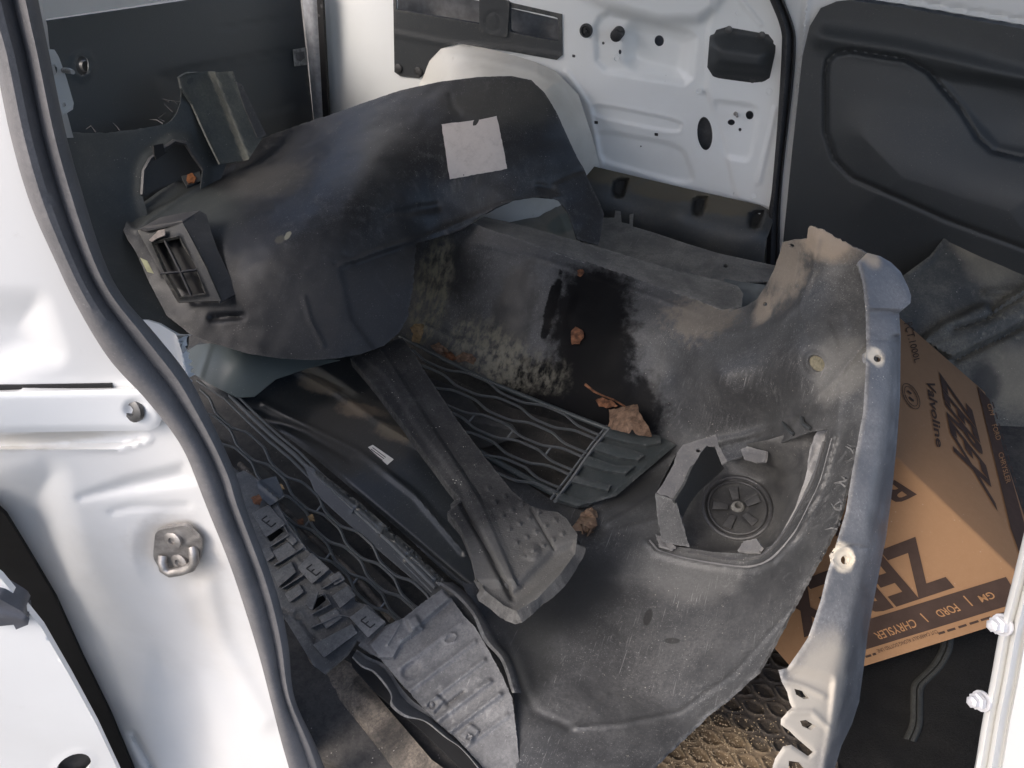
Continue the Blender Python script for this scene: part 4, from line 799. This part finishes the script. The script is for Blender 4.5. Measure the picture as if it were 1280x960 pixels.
patch('bumper_shell', tb_out, TB, TMAT, top, (), 3, .004,
      [('line', [(425, 332), (480, 312), (540, 293), (600, 268), (640, 254), (700, 246)], 3, .006), ('poly', [(425, 334), (480, 314), (517, 302), (530, 302), (522, 420), (470, 440), (440, 400)], 4, -.008), ('line', [(487, 270), (520, 262), (545, 258)], 6, -.007), ('line', [(485, 272), (500, 270)], 3, .006),
       ('line', [(563, 120), (566, 134), (574, 142)], 4, -.005), ('line', [(430, 318), (436, 322), (446, 322)], 2.5, -.004), ('line', [(380, 372), (388, 400), (404, 432)], 3, .004), ('line', [(265, 398), (302, 395)], 4, -.010), ('line', [(420, 330), (440, 330)], 2, -.004),
       ('line', [(170, 285), (200, 262), (240, 238), (292, 205)], 4, .008), ('poly', [(160, 276), (230, 222), (300, 185), (298, 200), (240, 232), (170, 286)], 3, -.012), ('line', [(690, 228), (716, 216), (732, 212)], 3, -.004),
       ('poly', [(288, 190), (297, 186), (306, 206), (292, 214)], 3, -.012), ('line', [(330, 250), (345, 262), (338, 240)], 2, .002), ('line', [(322, 248), (330, 240), (362, 225), (368, 205)], 1.5, .002), ('line', [(560, 290), (568, 300), (600, 278)], 3, .004), ('line', [(672, 232), (690, 236)], 4, -.006)], bumpy=.006, sharp=55, jag=.2)
M['paper'] = plastic('beige_paper', (.58, .53, .49), .8, (.40, .36, .33), .6, 30, .45, .7, .9, 0, grain=.3, spec=.2, scratch=.1)
patch('paper_label', torn([(552, 155), (573, 153), (596, 150), (621, 145), (628, 180), (634, 211), (600, 217), (562, 224), (557, 190), (552, 155)], .4), TB, M['paper'], top, (), 4, .0008, off=.0022)
# vent box
VB = DF([(175, 286, 1.505), (227, 277, 1.475), (275, 375, 1.44), (218, 375, 1.47)])
vent = patch('vent_box', [(172, 288), (180, 284), (227, 276), (240, 300), (258, 335), (276, 376), (222, 378), (206, 350), (184, 310)], VB, M['trim_dusty'], top, [[(189, 303), (224, 295), (243, 330), (258, 368), (224, 372), (206, 342)]], 3, .006, [('ring', [(189, 303), (224, 295), (258, 368), (224, 372)], 2.2, .005)], sharp=50)
M['vside'] = plastic('vent_side', (.05, .05, .053), .5, (.14, .135, .13), .4, 12, scratch=.3)
patch('vent_side', [(227, 276), (250, 264), (258, 268), (264, 290), (272, 312), (284, 338), (298, 366), (275, 378), (258, 335), (240, 300)], DF([(227, 276, 1.475), (275, 378, 1.44), (254, 265, 1.515), (298, 366, 1.475)]), M['vside'], vent, (), 3, .004)
patch('vent_top', [(174, 286), (200, 272), (228, 266), (250, 263), (228, 277), (182, 287)], DF([(175, 286, 1.505), (228, 277, 1.475), (250, 263, 1.515)]), M['vside'], vent, (), 3, .004, off=.002)
patch('vent_back', [(182, 298), (230, 288), (266, 372), (220, 380)], VB, M['black'], vent, (), 4, .003, off=-.03)
tubes('vent_bars', [([VB.at(x, y, -.004) for x, y in ((206, 300), (226, 340), (240, 371))], .0035, 6, 2), ([VB.at(x, y, -.004) for x, y in ((203, 342), (226, 340), (248, 337))], .003, 6, 2)], M['vside'], vent)
patch('price_tag', [(175, 322), (184, 326), (192, 342), (184, 340)], VB, simple('faded_tag', (.30, .30, .18), .7), top, (), 3, .0008, off=.002)
patch('torn_flake', [(186, 300), (198, 288), (206, 286), (206, 294), (196, 298), (190, 302)], VB, simple('flake_tan', (.24, .21, .19), .8), vent, (), 2, .002, off=.012, bumpy=.006, bscale=40)
patch('rust_clip', [(226, 219), (249, 211), (252, 226), (233, 232)], TB, M['trim'], top, (), 3, .006, off=.010)
M['rust'] = plastic('rust_orange', (.30, .11, .03), .85, (.12, .04, .015), .8, 60, .4, .6, .4, scratch=0, grain=.8)
patch('rust_spot', [(234, 218), (240, 216), (245, 221), (243, 227), (236, 229), (233, 223)], TB, M['rust'], top, (), 1.6, .003, off=.017, jag=.7, bumpy=.004, bscale=60)
# ---- dark wheel arch piece behind it
AP = DF([(100, 170, ('x', -1.34)), (150, 220, ('x', -1.29)), (228, 110, ('x', -1.28)), (300, 180, ('x', -1.22)), (170, 300, ('x', -1.24)), (110, 330, ('x', -1.22)), (210, 440, ('x', -1.05))])
M['archm'] = plastic('arch_plastic', (.042, .048, .05), .45, (.14, .14, .13), .25, 8, scratch=.2)
arch = thing('bumper_piece', 'dark bumper piece with a round lamp opening and an upright channel, behind the framed vent', 'bumper piece', P(150, 300, ('z', .56)))
edge = torn([(78, 164), (110, 166), (135, 166), (172, 161), (200, 157)], .8)
rim = [(178, 244), (180, 214), (188, 199), (205, 186), (217, 177), (232, 179), (240, 192), (254, 212)]
patch('arch_shell', edge + [(208, 155), (215, 150), (221, 142), (226, 128), (227, 114), (224, 97), (250, 90), (285, 200), (240, 320), (236, 430), (215, 500), (150, 480), (90, 420), (70, 300)], AP, M['archm'], arch, [rim + [(250, 240), (185, 270)]], 4, .004, [('ring', rim + [(250, 240), (185, 270)], 9, .010)], sharp=50)
tube('arch_rim', [AP.at(x, y, .012) for x, y in rim], .005, M['vside'], arch, 6, 1.4)
patch('arch_well', [(172, 250), (175, 190), (210, 168), (245, 172), (262, 230), (230, 280)], AP, M['trim'], arch, (), 4, .004, off=-.05)
patch('clip_tab', [(192, 182), (204, 179), (206, 190), (210, 190), (195, 200), (193, 192)], AP, M['black'], arch, (), 2.5, .006, off=.022)
CH = DF([(224, 97, ('x', -1.27)), (290, 89, ('x', -1.24)), (272, 198, ('x', -1.20)), (332, 170, ('x', -1.17))])
M['green_grey'] = plastic('dusty_channel', (.055, .062, .06), .5, (.19, .19, .16), .6, 10, .35, .7, .5, .3, scratch=.2)
patch('channel', [(224, 97), (232, 92), (248, 90), (260, 89), (275, 90), (291, 89), (300, 112), (318, 145), (330, 170), (310, 200), (275, 205), (258, 170), (240, 130), (227, 110)], CH, M['green_grey'], arch, (), 3, .004,
      [('poly', [(222, 92), (262, 84), (312, 210), (268, 215)], 5, -.022), ('line', [(226, 108), (250, 155), (274, 205)], 2, .008), ('line', [(289, 90), (325, 170)], 2, .004)], sharp=50)
patch('channel_flange', [(291, 89), (294, 101), (303, 106), (316, 135), (333, 169), (322, 172), (306, 135)], CH, M['vside'], arch, [oval(301, 109, 1.5, 1.5, 0, 6)], 3, .003, off=.004)
fl = []
for x, y in ((206, 152), (212, 128), (204, 155), (222, 130), (216, 140), (120, 165), (150, 163)):
    p = AP.at(x, y); fl.append(([p, p + Vector((random.uniform(-.02, .0), 0, random.uniform(0, .015))), p + Vector((random.uniform(-.04, .01), 0, random.uniform(0, .02)))], [.0016, .0012, .0005], 5, 1))
tubes('edge_threads', fl, M['vside'], arch)['kind'] = 'stuff'
# ---- dusty wheel liner at the right
FL = DF([(1188, 279, 1.72), (1290, 305, 1.70), (1131, 345, 1.70), (1290, 470, 1.64), (1160, 425, 1.67), (1290, 660, 1.60), (1195, 500, 1.64)])
M['liner'] = plastic('dusty_liner', (.03, .033, .033), .6, (.20, .19, .155), .65, 7, .34, .72, .8, .7, (.5, .8, 0), (50, 50, 9), [((FL.at(1215, 300), (.05, .05, .03), .9, 26, .6), (.23, .20, .155), .9, .6), ((FL.at(1240, 330), (.06, .05, .05), .9, 22, .7), (.21, .19, .15), .9, .5), ((FL.at(1265, 470), (.06, .06, .10), .8, 14, .5), (.19, .18, .15), .9, .6), ((FL.at(1230, 480), (.03, .04, .06), .8, 18, .6), (.02, .02, .02), .7, .8)], scratch=.4)
liner = thing('wheel_liner', 'dusty dark wheel liner with moulded ribs standing behind the cardboard box', 'wheel liner', P(1240, 600, ('z', .56)))
ridge = [(1150, 425), (1180, 402), (1196, 396), (1218, 384), (1232, 380), (1240, 388), (1262, 370), (1310, 345), (1310, 385), (1250, 420), (1190, 448), (1172, 440)]
patch('liner_shell', [(1120, 352), (1131, 343), (1162, 320), (1179, 299), (1188, 279), (1200, 278), (1216, 284), (1250, 293), (1320, 313), (1320, 680), (1285, 655), (1240, 560), (1150, 430), (1120, 400)], FL, M['liner'], liner, [oval(1199, 289, 2.2, 1.9, 0, 8)], 4, .004,
      [('poly', ridge, 4, .03), ('line', [(1190, 412), (1230, 400), (1262, 380), (1310, 352)], 3, -.012), ('line', [(1170, 432), (1220, 415), (1310, 372)], 2, .004), ('line', [(1192, 450), (1250, 422), (1310, 390)], 4, -.012), ('line', [(1232, 366), (1275, 362), (1310, 340)], 4, .012), ('ring', oval(1199, 289, 9, 6), 2, .003), ('line', [(1182, 298), (1165, 322), (1135, 345)], 3, .004)], bumpy=.002, sharp=50)
# ---- cardboard box on its side
A_, B_, F_, S_ = [P(*q) for q in ((1318, 760, 1.06), (1007, 857, 1.137), (1232, 490, 1.55), (1125, 575, 1.16))]
c_ = (S_ - A_) * 1.12; a_ = B_ - A_; b_ = F_ - A_
carton = thing('cardboard_box', 'brown cardboard motor coolant box with dark printing lying on its side on the carpet', 'box', (A_ + a_ / 2).xyz)
M['card'] = plastic('cardboard', (.25, .145, .078), .82, (.20, .115, .06), .35, 4, .3, .7, .25, .25, (.5, .6, .3), (130, 130, 5), [((P(1115, 612, 1.3), (.03, .008, .03), .8, 60, .5), (.16, .10, .05), .9, .6), ((P(1172, 612, 1.3), (.012, .012, .012), .9, 60, .6), (.10, .07, .04), .9, .6)], grain=.25, gscale=260, spec=.2, scratch=.12)
V8 = [A_, B_, B_ + b_, F_, A_ + c_, B_ + c_ * .30, B_ + b_ + c_ * .30, F_ + c_]
solid('box_body', V8, M['card'], carton, .004)
M['print'] = simple('dark_print', (.045, .028, .022), .75, 0, .2, .15, 40, .2)
M['cardprint'] = simple('card_print', (.30, .165, .08), .8, 0, .2, .1, 40, .2)
def facedf(p0, p1, p2):
    n = (p1 - p0).cross(p2 - p0).normalized()
    class Q:
        def at(s, px, py, off=0.0):
            d = Vector(rays(px, py)); t = (p0 - Vector(CAM)).dot(n) / d.dot(n); q = Vector(CAM) + d * t
            nn = n if n.dot(Vector(CAM) - q) > 0 else -n
            return q + nn * off
    return Q()
LF, UF = facedf(A_, B_, S_), facedf(A_, F_, S_)
def flat(name, quads, fdf, off, mat, par):
    V, F = [], []
    for q in quads:
        b = len(V); V += [fdf.at(x, y, off) for x, y in q]
        F.append(tuple(range(b, b + len(q))))
    o = link_mesh(name, V, F, mat, par, smooth=False)
    for pl in o.data.polygons:
        pass
    return o
def text(name, s, q, fdf, off, mat, par, shear=0.0, bold=0.0, space=1.0):
    """lettering: text mesh fitted into the face quad bl, br, tr, tl"""
    cu = bpy.data.curves.new('lettering', 'FONT'); cu.body = s; cu.shear = shear; cu.offset = bold; cu.space_character = space; cu.resolution_u = 3
    ob = bpy.data.objects.new('lettering', cu); col.objects.link(ob)
    dg = bpy.context.evaluated_depsgraph_get(); me = bpy.data.meshes.new_from_object(ob.evaluated_get(dg)); bpy.data.objects.remove(ob)
    v = np.array([x.co[:] for x in me.vertices]); mn, mx = v.min(0), v.max(0)
    bl, br, tr, tl = [fdf.at(x, y, off) for x, y in q]; V = []
    for p in v:
        u = (p[0] - mn[0]) / (mx[0] - mn[0]); t = (p[1] - mn[1]) / (mx[1] - mn[1])
        V.append((bl * (1 - u) + br * u) * (1 - t) + (tl * (1 - u) + tr * u) * t)
    F = [tuple(p.vertices) for p in me.polygons]
    o = link_mesh(name, V, F, mat, par, smooth=False)
    a = Vector(V[F[0][0]]); n = (bl - br).cross(tl - bl)
    return o
T1, T2 = .0016, .0030
# lower face (printing is upside down)
flat('print_band', [[(1257, 721), (1276, 752), (1062, 818), (1040, 788)]], LF, T1, M['print'], carton)
text('lettering', 'ZEREX', [(1144, 671), (958, 742), (1004, 797), (1197, 733)], LF, T1, M['print'], carton, .0, .035, 1.0)
text('lettering', 'GM', [(1238, 739), (1221, 745), (1227, 753), (1245, 747)], LF, T2, M['cardprint'], carton, 0, .01)
text('lettering', 'FORD', [(1192, 754), (1167, 764), (1175, 772), (1201, 763)], LF, T2, M['cardprint'], carton, 0, .01)
text('lettering', 'CHRYSLER', [(1141, 773), (1091, 791), (1098, 800), (1147, 783)], LF, T2, M['cardprint'], carton, 0, .01)
text('lettering', 'CUT CAREFULLY ALONG DOTTED LINE', [(1170, 787), (1095, 812), (1098, 816), (1173, 791)], LF, T1, M['print'], carton)
for _q in ([(1203, 745), (1204.5, 744.5), (1216, 757), (1214.5, 757.5)], [(1149, 767), (1150.5, 766.5), (1161, 777), (1159.5, 777.5)]): flat('print_rule', [_q], LF, T2, M['cardprint'], carton)
ds = []
for x0, x1 in ((1081, 1088), (1090, 1094), (1172, 1180), (1183, 1193), (1197, 1207), (1211, 1222), (1225, 1237), (1240, 1254), (1258, 1270)):
    yy = lambda x: 818.5 - .318 * (x - 1085)
    ds.append([(x0, yy(x0)), (x1, yy(x1)), (x1 + 1.5, yy(x1) + 2.6), (x0 + 1.5, yy(x0) + 2.6)])
for _q in ds: flat('print_dash', [_q], LF, T1, M['print'], carton)
text('lettering', 'Valvoline', [(1050, 645), (950, 700), (962, 716), (1064, 660)], LF, T1, M['print'], carton, .3, .02)
text('lettering', 'R', [(1118, 600), (1094, 612), (1112, 636), (1146, 618)], LF, T1, M['print'], carton, 0, .02)
# upper face
flat('print_band', [[(1221, 483), (1236, 500), (1283, 668), (1276, 700), (1262, 660)]], UF, T1, M['print'], carton)
text('lettering', 'ZEREX', [(1173, 465), (1193, 574), (1246, 640), (1212, 503)], UF, T1, M['print'], carton, .32, .03)
text('lettering', 'Valvoline', [(1157, 477), (1170, 561), (1178, 558), (1168, 480)], UF, T1, M['print'], carton, .25, .02)
text('lettering', 'PCT.1000L', [(1129, 405), (1143, 455), (1149, 450), (1139, 400)], UF, T1, M['print'], carton, .4, .0)
text('lettering', 'GM', [(1232, 506), (1236, 520), (1242, 520), (1238, 506)], UF, T2, M['cardprint'], carton)
text('lettering', 'FORD', [(1238, 533), (1244, 552), (1250, 550), (1244, 531)], UF, T2, M['cardprint'], carton)
text('lettering', 'CHRYSLER', [(1246, 568), (1256, 606), (1262, 604), (1252, 566)], UF, T2, M['cardprint'], carton)
def ringq(cx, cy_, rx, ry, rot, wd):
    o, i = oval(cx, cy_, rx, ry, rot, 20), oval(cx, cy_, rx - wd, ry - wd, rot, 20)
    return [[o[k], o[(k + 1) % 20], i[(k + 1) % 20], i[k]] for k in range(20)]
flat('print_emblem', ringq(1138, 496, 18, 9, 62, .9) + ringq(1138, 496, 14, 6.5, 62, .8) + [[(1134, 488), (1139, 492), (1138, 494), (1133, 490)], [(1136, 496), (1142, 501), (1141, 503), (1135, 498)]], UF, T1, M['print'], carton)
ds = []
for k in range(14):
    t0, t1 = k / 14, (k + .6) / 14; e0, e1 = np.array([1236, 503.]), np.array([1290, 690.])
    p, q = e0 + (e1 - e0) * t0 + [3, 0], e0 + (e1 - e0) * t1 + [3, 0]; ds.append([tuple(p), tuple(q), tuple(q + [1.6, 0]), tuple(p + [1.6, 0])])
for _q in ds: flat('print_dash', [_q], UF, T1, M['print'], carton)
# ---- rubber mat with leaf shaped wells, and sand
MT = plane('z', FLOOR + .012)
_o = W(900, 900, MT(900, 900)[0]); _jx = W(901, 900, MT(901, 900)[0]) - _o; _jy = W(900, 901, MT(900, 901)[0]) - _o
_J = np.linalg.inv(np.array([[_jx[0], _jy[0]], [_jx[1], _jy[1]]]))
def lens(p):
    q = (W(p[:, 0], p[:, 1], MT(p[:, 0], p[:, 1])) - _o)[:, :2] @ _J.T       # mat coordinates in units of one survey pixel at its middle
    e = np.linalg.inv(np.array([[30., 13.], [4., -21.]])); u = q @ e.T; best = np.full(len(p), 1e9)
    ax = np.array([.86, .51]); ay = np.array([-.51, .86])
    for di in (-1, 0, 1):
        for dj in (-1, 0, 1):
            c = (np.round(u) + [di, dj]) @ np.array([[30., 4.], [13., -21.]]); d = q - c
            best = np.minimum(best, np.abs(d @ ay) / 7.6 + ((d @ ax) / 16.0) ** 2)
    return -.006 * np.clip((1.0 - best) / .25, 0, 1) + .0025 * np.exp(-((best - 1.1) / .12) ** 2)
SAND = (.24, .175, .105)
M['mat'] = plastic('mat_rubber', (.028, .024, .021), .7, (.16, .12, .08), .5, 14, .4, .7, 1.0, stains_and_shading=[((MT.at(840, 945), (.09, .06, .05), 1.0, 60, 1.2), SAND, .95, .62), ((MT.at(930, 960), (.08, .04, .05), 1.0, 64, 1.2), SAND, .95, .6), ((MT.at(880, 912), (.05, .03, .05), .9, 70, 1.2), SAND, .95, .6)], grain=.9, gscale=300, scratch=.1)
mat = patch('floor_mat', [(760, 985), (700, 900), (880, 760), (1010, 790), (1040, 860), (1050, 985)], MT, M['mat'], None, (), 1.9, .008, [('fn', lens)], sharp=80)
tag(mat, 'brown rubber floor mat with leaf shaped wells and spilled sand', 'floor mat')
# sand grains
V, F = [], []
for k in range(1500):
    x, y = random.gauss(880, 55), random.gauss(930, 28)
    if not inside(np.array([[x, y]]), [(770, 985), (960, 830), (1010, 985)])[0]: continue
    c = MT.at(x, y, .002); r = random.uniform(.0006, .0017); b = len(V)
    for k2 in range(4):
        a = random.uniform(0, 6.28); V.append(c + Vector((math.cos(a + k2 * 1.57) * r, math.sin(a + k2 * 1.57) * r, random.uniform(0, r))))
    V.append(c + Vector((0, 0, r * 1.5))); F += [(b, b + 1, b + 4), (b + 1, b + 2, b + 4), (b + 2, b + 3, b + 4), (b + 3, b, b + 4)]
sand = link_mesh('sand', V, F, simple('sand_grain', (.36, .28, .18), .9, 0, 0, .5, 700), smooth=False)
sand['kind'] = 'stuff'
# ---- carpet with a sewn seam
CP = DF([(1100, 860, ('z', FLOOR + .008)), (1300, 800, ('z', FLOOR + .008)), (1100, 980, ('z', FLOOR + .012))])
M['carpet'] = simple('black_carpet', (.013, .013, .013), .95, 0, 1.0, .5, 500, .15)
cp_ = patch('carpet', [(1000, 880), (1060, 820), (1290, 720), (1330, 700), (1320, 985), (1030, 985)], CP, M['carpet'], None, (), 5, .008, bumpy=.006)
tag(cp_, 'black carpet offcut on the van floor in front of the cardboard box', 'carpet')
st_ = [(1186, 790), (1183, 812), (1172, 832), (1156, 848), (1148, 858), (1147, 880), (1146, 905), (1138, 925)]
cpat = simple('seam_tape', (.035, .036, .033), .9, 0, .9, .4, 300)
ribbon('seam_tape', [(x - 9, y - 2) for x, y in st_], [(x + 7, y + 3) for x, y in st_], CP, [(0, .001), (.15, .006), (.42, .007), (.5, .002), (.58, .007), (.85, .006), (1, .001)], cpat, cp_, 50, .002)
# ---- bits behind the load
TS = DF([(750, 275, ('y', 1.70)), (965, 330, ('y', 1.60)), (770, 310, ('y', 1.58)), (940, 352, ('y', 1.50))])
strip = patch('trim_strip', [(700, 330), (742, 290), (752, 272), (768, 272), (769, 263), (776, 264), (777, 278), (787, 280), (787, 268), (792, 267), (791, 283), (815, 290), (860, 305), (900, 317), (960, 330), (975, 333), (968, 350), (930, 352), (880, 360), (760, 345)], TS, M['flange'], None, [oval(907, 332, 3, 2.5, 0, 10)], 3, .004, [('line', [(900, 320), (890, 345)], 2, .003), ('line', [(760, 285), (800, 292), (960, 336)], 3, -.003)], bumpy=.003)
tag(strip, 'dusty grey trim strip with two upright tabs lying below the lower door trim', 'trim strip')
bt = patch('trim_offcut', [(905, 348), (925, 352), (964, 357), (968, 372), (950, 388), (905, 390)], DF([(920, 352, ('y', 1.45)), (965, 360, ('y', 1.42)), (930, 388, ('y', 1.38))]), simple('blue_grey', (.10, .115, .12), .45, 0, .1, .3, 14), None, (), 4, .004, [('line', [(905, 352), (965, 362)], 2, .004)])
tag(bt, 'small blue grey plastic offcut in the notch of the scuffed bumper', 'offcut')
ho = patch('wheel_arch_cover', [(585, 240), (660, 235), (700, 240), (728, 262), (724, 310), (640, 310), (580, 300)], DF([(600, 262, ('y', 1.66)), (720, 262, ('y', 1.70)), (650, 305, ('y', 1.50))]), plastic('grey_dust_panel', (.20, .20, .18), .7, (.30, .29, .25), .6, 9, stains_and_shading=[((P(705, 275, ('y', 1.62)), (.035, .06, .06), .4, 18, .3), (.10, .125, .115), .35, .95)], scratch=.2), None, (), 4, .004, [('line', [(655, 262), (680, 274)], 5, -.012), ('line', [(690, 250), (712, 300)], 3, .006)], bumpy=.005)
tag(ho, 'pale grey dusty panel glimpsed through the arch of the black bumper cover', 'panel')
# ---- leaves and a crumb of bark
LEAF = simple('dry_leaf', (.165, .105, .07), .75, 0, .6, .5, 90, .3)
LEAF2 = simple('tan_leaf', (.27, .18, .09), .75, 0, .6, .4, 90, .3)
LEAF3 = simple('rust_leaf', (.16, .07, .035), .75, 0, .6, .6, 90, .3)
def veins(pts, a=.0012): return [('line', p, 1.2, a) for p in pts]
lf = thing('leaf', 'large dry brown leaf with a curved stem, at the upper corner of the honeycomb grille', 'leaf', MB.at(785, 530, .01), 'dry leaves on the load')
DL = DF([(761, 512, ('z', .665)), (799, 508, ('z', .70)), (815, 545, ('z', .675)), (762, 535, ('z', .66)), (785, 525, ('z', .695))])
patch('blade', torn([(761, 512), (770, 511), (780, 508), (797, 505), (799, 515), (804, 524), (810, 532), (815, 546), (805, 545), (795, 543), (790, 536), (786, 542), (772, 538), (759, 535), (762, 526), (761, 512)], .5, 3), DL, LEAF, lf, (), 2.2, .0006, veins([[(780, 508), (788, 522), (792, 536)], [(784, 515), (800, 510)], [(786, 520), (806, 530)], [(786, 520), (765, 530)], [(783, 514), (764, 515)]], .002), bumpy=.006, bscale=40)
tube('stem', [P(732, 481, ('z', .735)), P(742, 489, ('z', .74)), P(752, 494, ('z', .735)), P(768, 500, ('z', .715)), P(781, 508, ('z', .697))], [.003, .0022, .0018, .0018, .002], LEAF3, lf, 6)
def leaf(pts, df, m, label, bump=.008, off=0):
    c = np.mean(pts, 0); o = patch('leaf', torn(list(pts) + [pts[0]], .8, 3)[:-1], df, m, None, (), 2.2, .0006, [('line', [tuple(pts[0]), tuple(c), tuple(pts[len(pts) // 2])], 1.2, .002)], bumpy=bump, bscale=50, off=off)
    tag(o, label, 'leaf', 'dry leaves on the load'); return o
leaf([(512, 410), (520, 404), (530, 406), (529, 415), (527, 422), (524, 430), (515, 427), (516, 417)], DF([(512, 410, ('z', .70)), (530, 406, ('z', .71)), (524, 430, ('z', .66))]), LEAF2, 'small tan leaf standing up at the far end of the grille, by the black cover')
leaf([(570, 446), (578, 440), (590, 442), (595, 448), (592, 456), (582, 452), (572, 452)], MB, LEAF, 'curled pale brown leaf beside the upper rail of the grille', .01, .012)
leaf([(538, 432), (548, 428), (556, 434), (562, 440), (556, 446), (546, 442)], MB, LEAF, 'crumpled dark brown leaf wedged between grille and bumper wall, left of the curled one', .014, .012)
leaf([(556, 440), (564, 440), (571, 448), (564, 452), (556, 448)], MB, LEAF3, 'reddish leaf scrap between two crumpled leaves above the grille', .012, .012)
leaf([(713, 414), (720, 408), (728, 412), (730, 422), (724, 430), (715, 430)], MB, LEAF3, 'orange leaf scrap stuck in the black oil stain on the bumper wall', .008, .006)
leaf([(722, 338), (729, 336), (731, 341), (726, 346), (722, 344)], MB, LEAF3, 'tiny orange leaf scrap stuck under the upper flange of the bumper', .005, .004)
leaf([(745, 500), (752, 497), (766, 501), (772, 508), (760, 510), (748, 508)], MB, LEAF3, 'orange leaf crumb under the stem of the large leaf', .008, .010)
leaf([(314, 622), (323, 618), (328, 624), (325, 631), (317, 630)], CT, LEAF3, 'orange leaf scrap on the clip tray beside the door seal', .006, .014)
leaf([(345, 606), (352, 604), (356, 611), (349, 614)], NG, LEAF2, 'tan leaf crumb on the wavy bars above the clip tray', .006, .012)
leaf([(371, 650), (378, 648), (380, 655), (373, 656)], NG, LEAF3, 'brown leaf crumb between clip tray and wavy grille, upper of two', .006, .012)
leaf([(384, 645), (391, 643), (394, 651), (387, 652)], NG, LEAF2, 'light leaf crumb lodged in the wavy grille, lower of two', .006, .012)
bk = patch('bark_chip', [(733, 636), (740, 634), (744, 646), (747, 657), (738, 661), (728, 655), (719, 654), (726, 644)], MB, plastic('bark', (.16, .10, .065), .9, (.30, .22, .15), .6, 40, grain=1, gscale=200, scratch=0, specks=.6), None, (), 2, .022, [('poly', [(733, 636), (740, 634), (744, 646), (747, 657), (738, 661), (728, 655), (719, 654), (726, 644)], 8, .006)], bumpy=.012, bscale=60, off=.02)
tag(bk, 'chip of brown bark on the bumper just below the honeycomb grille', 'bark chip')
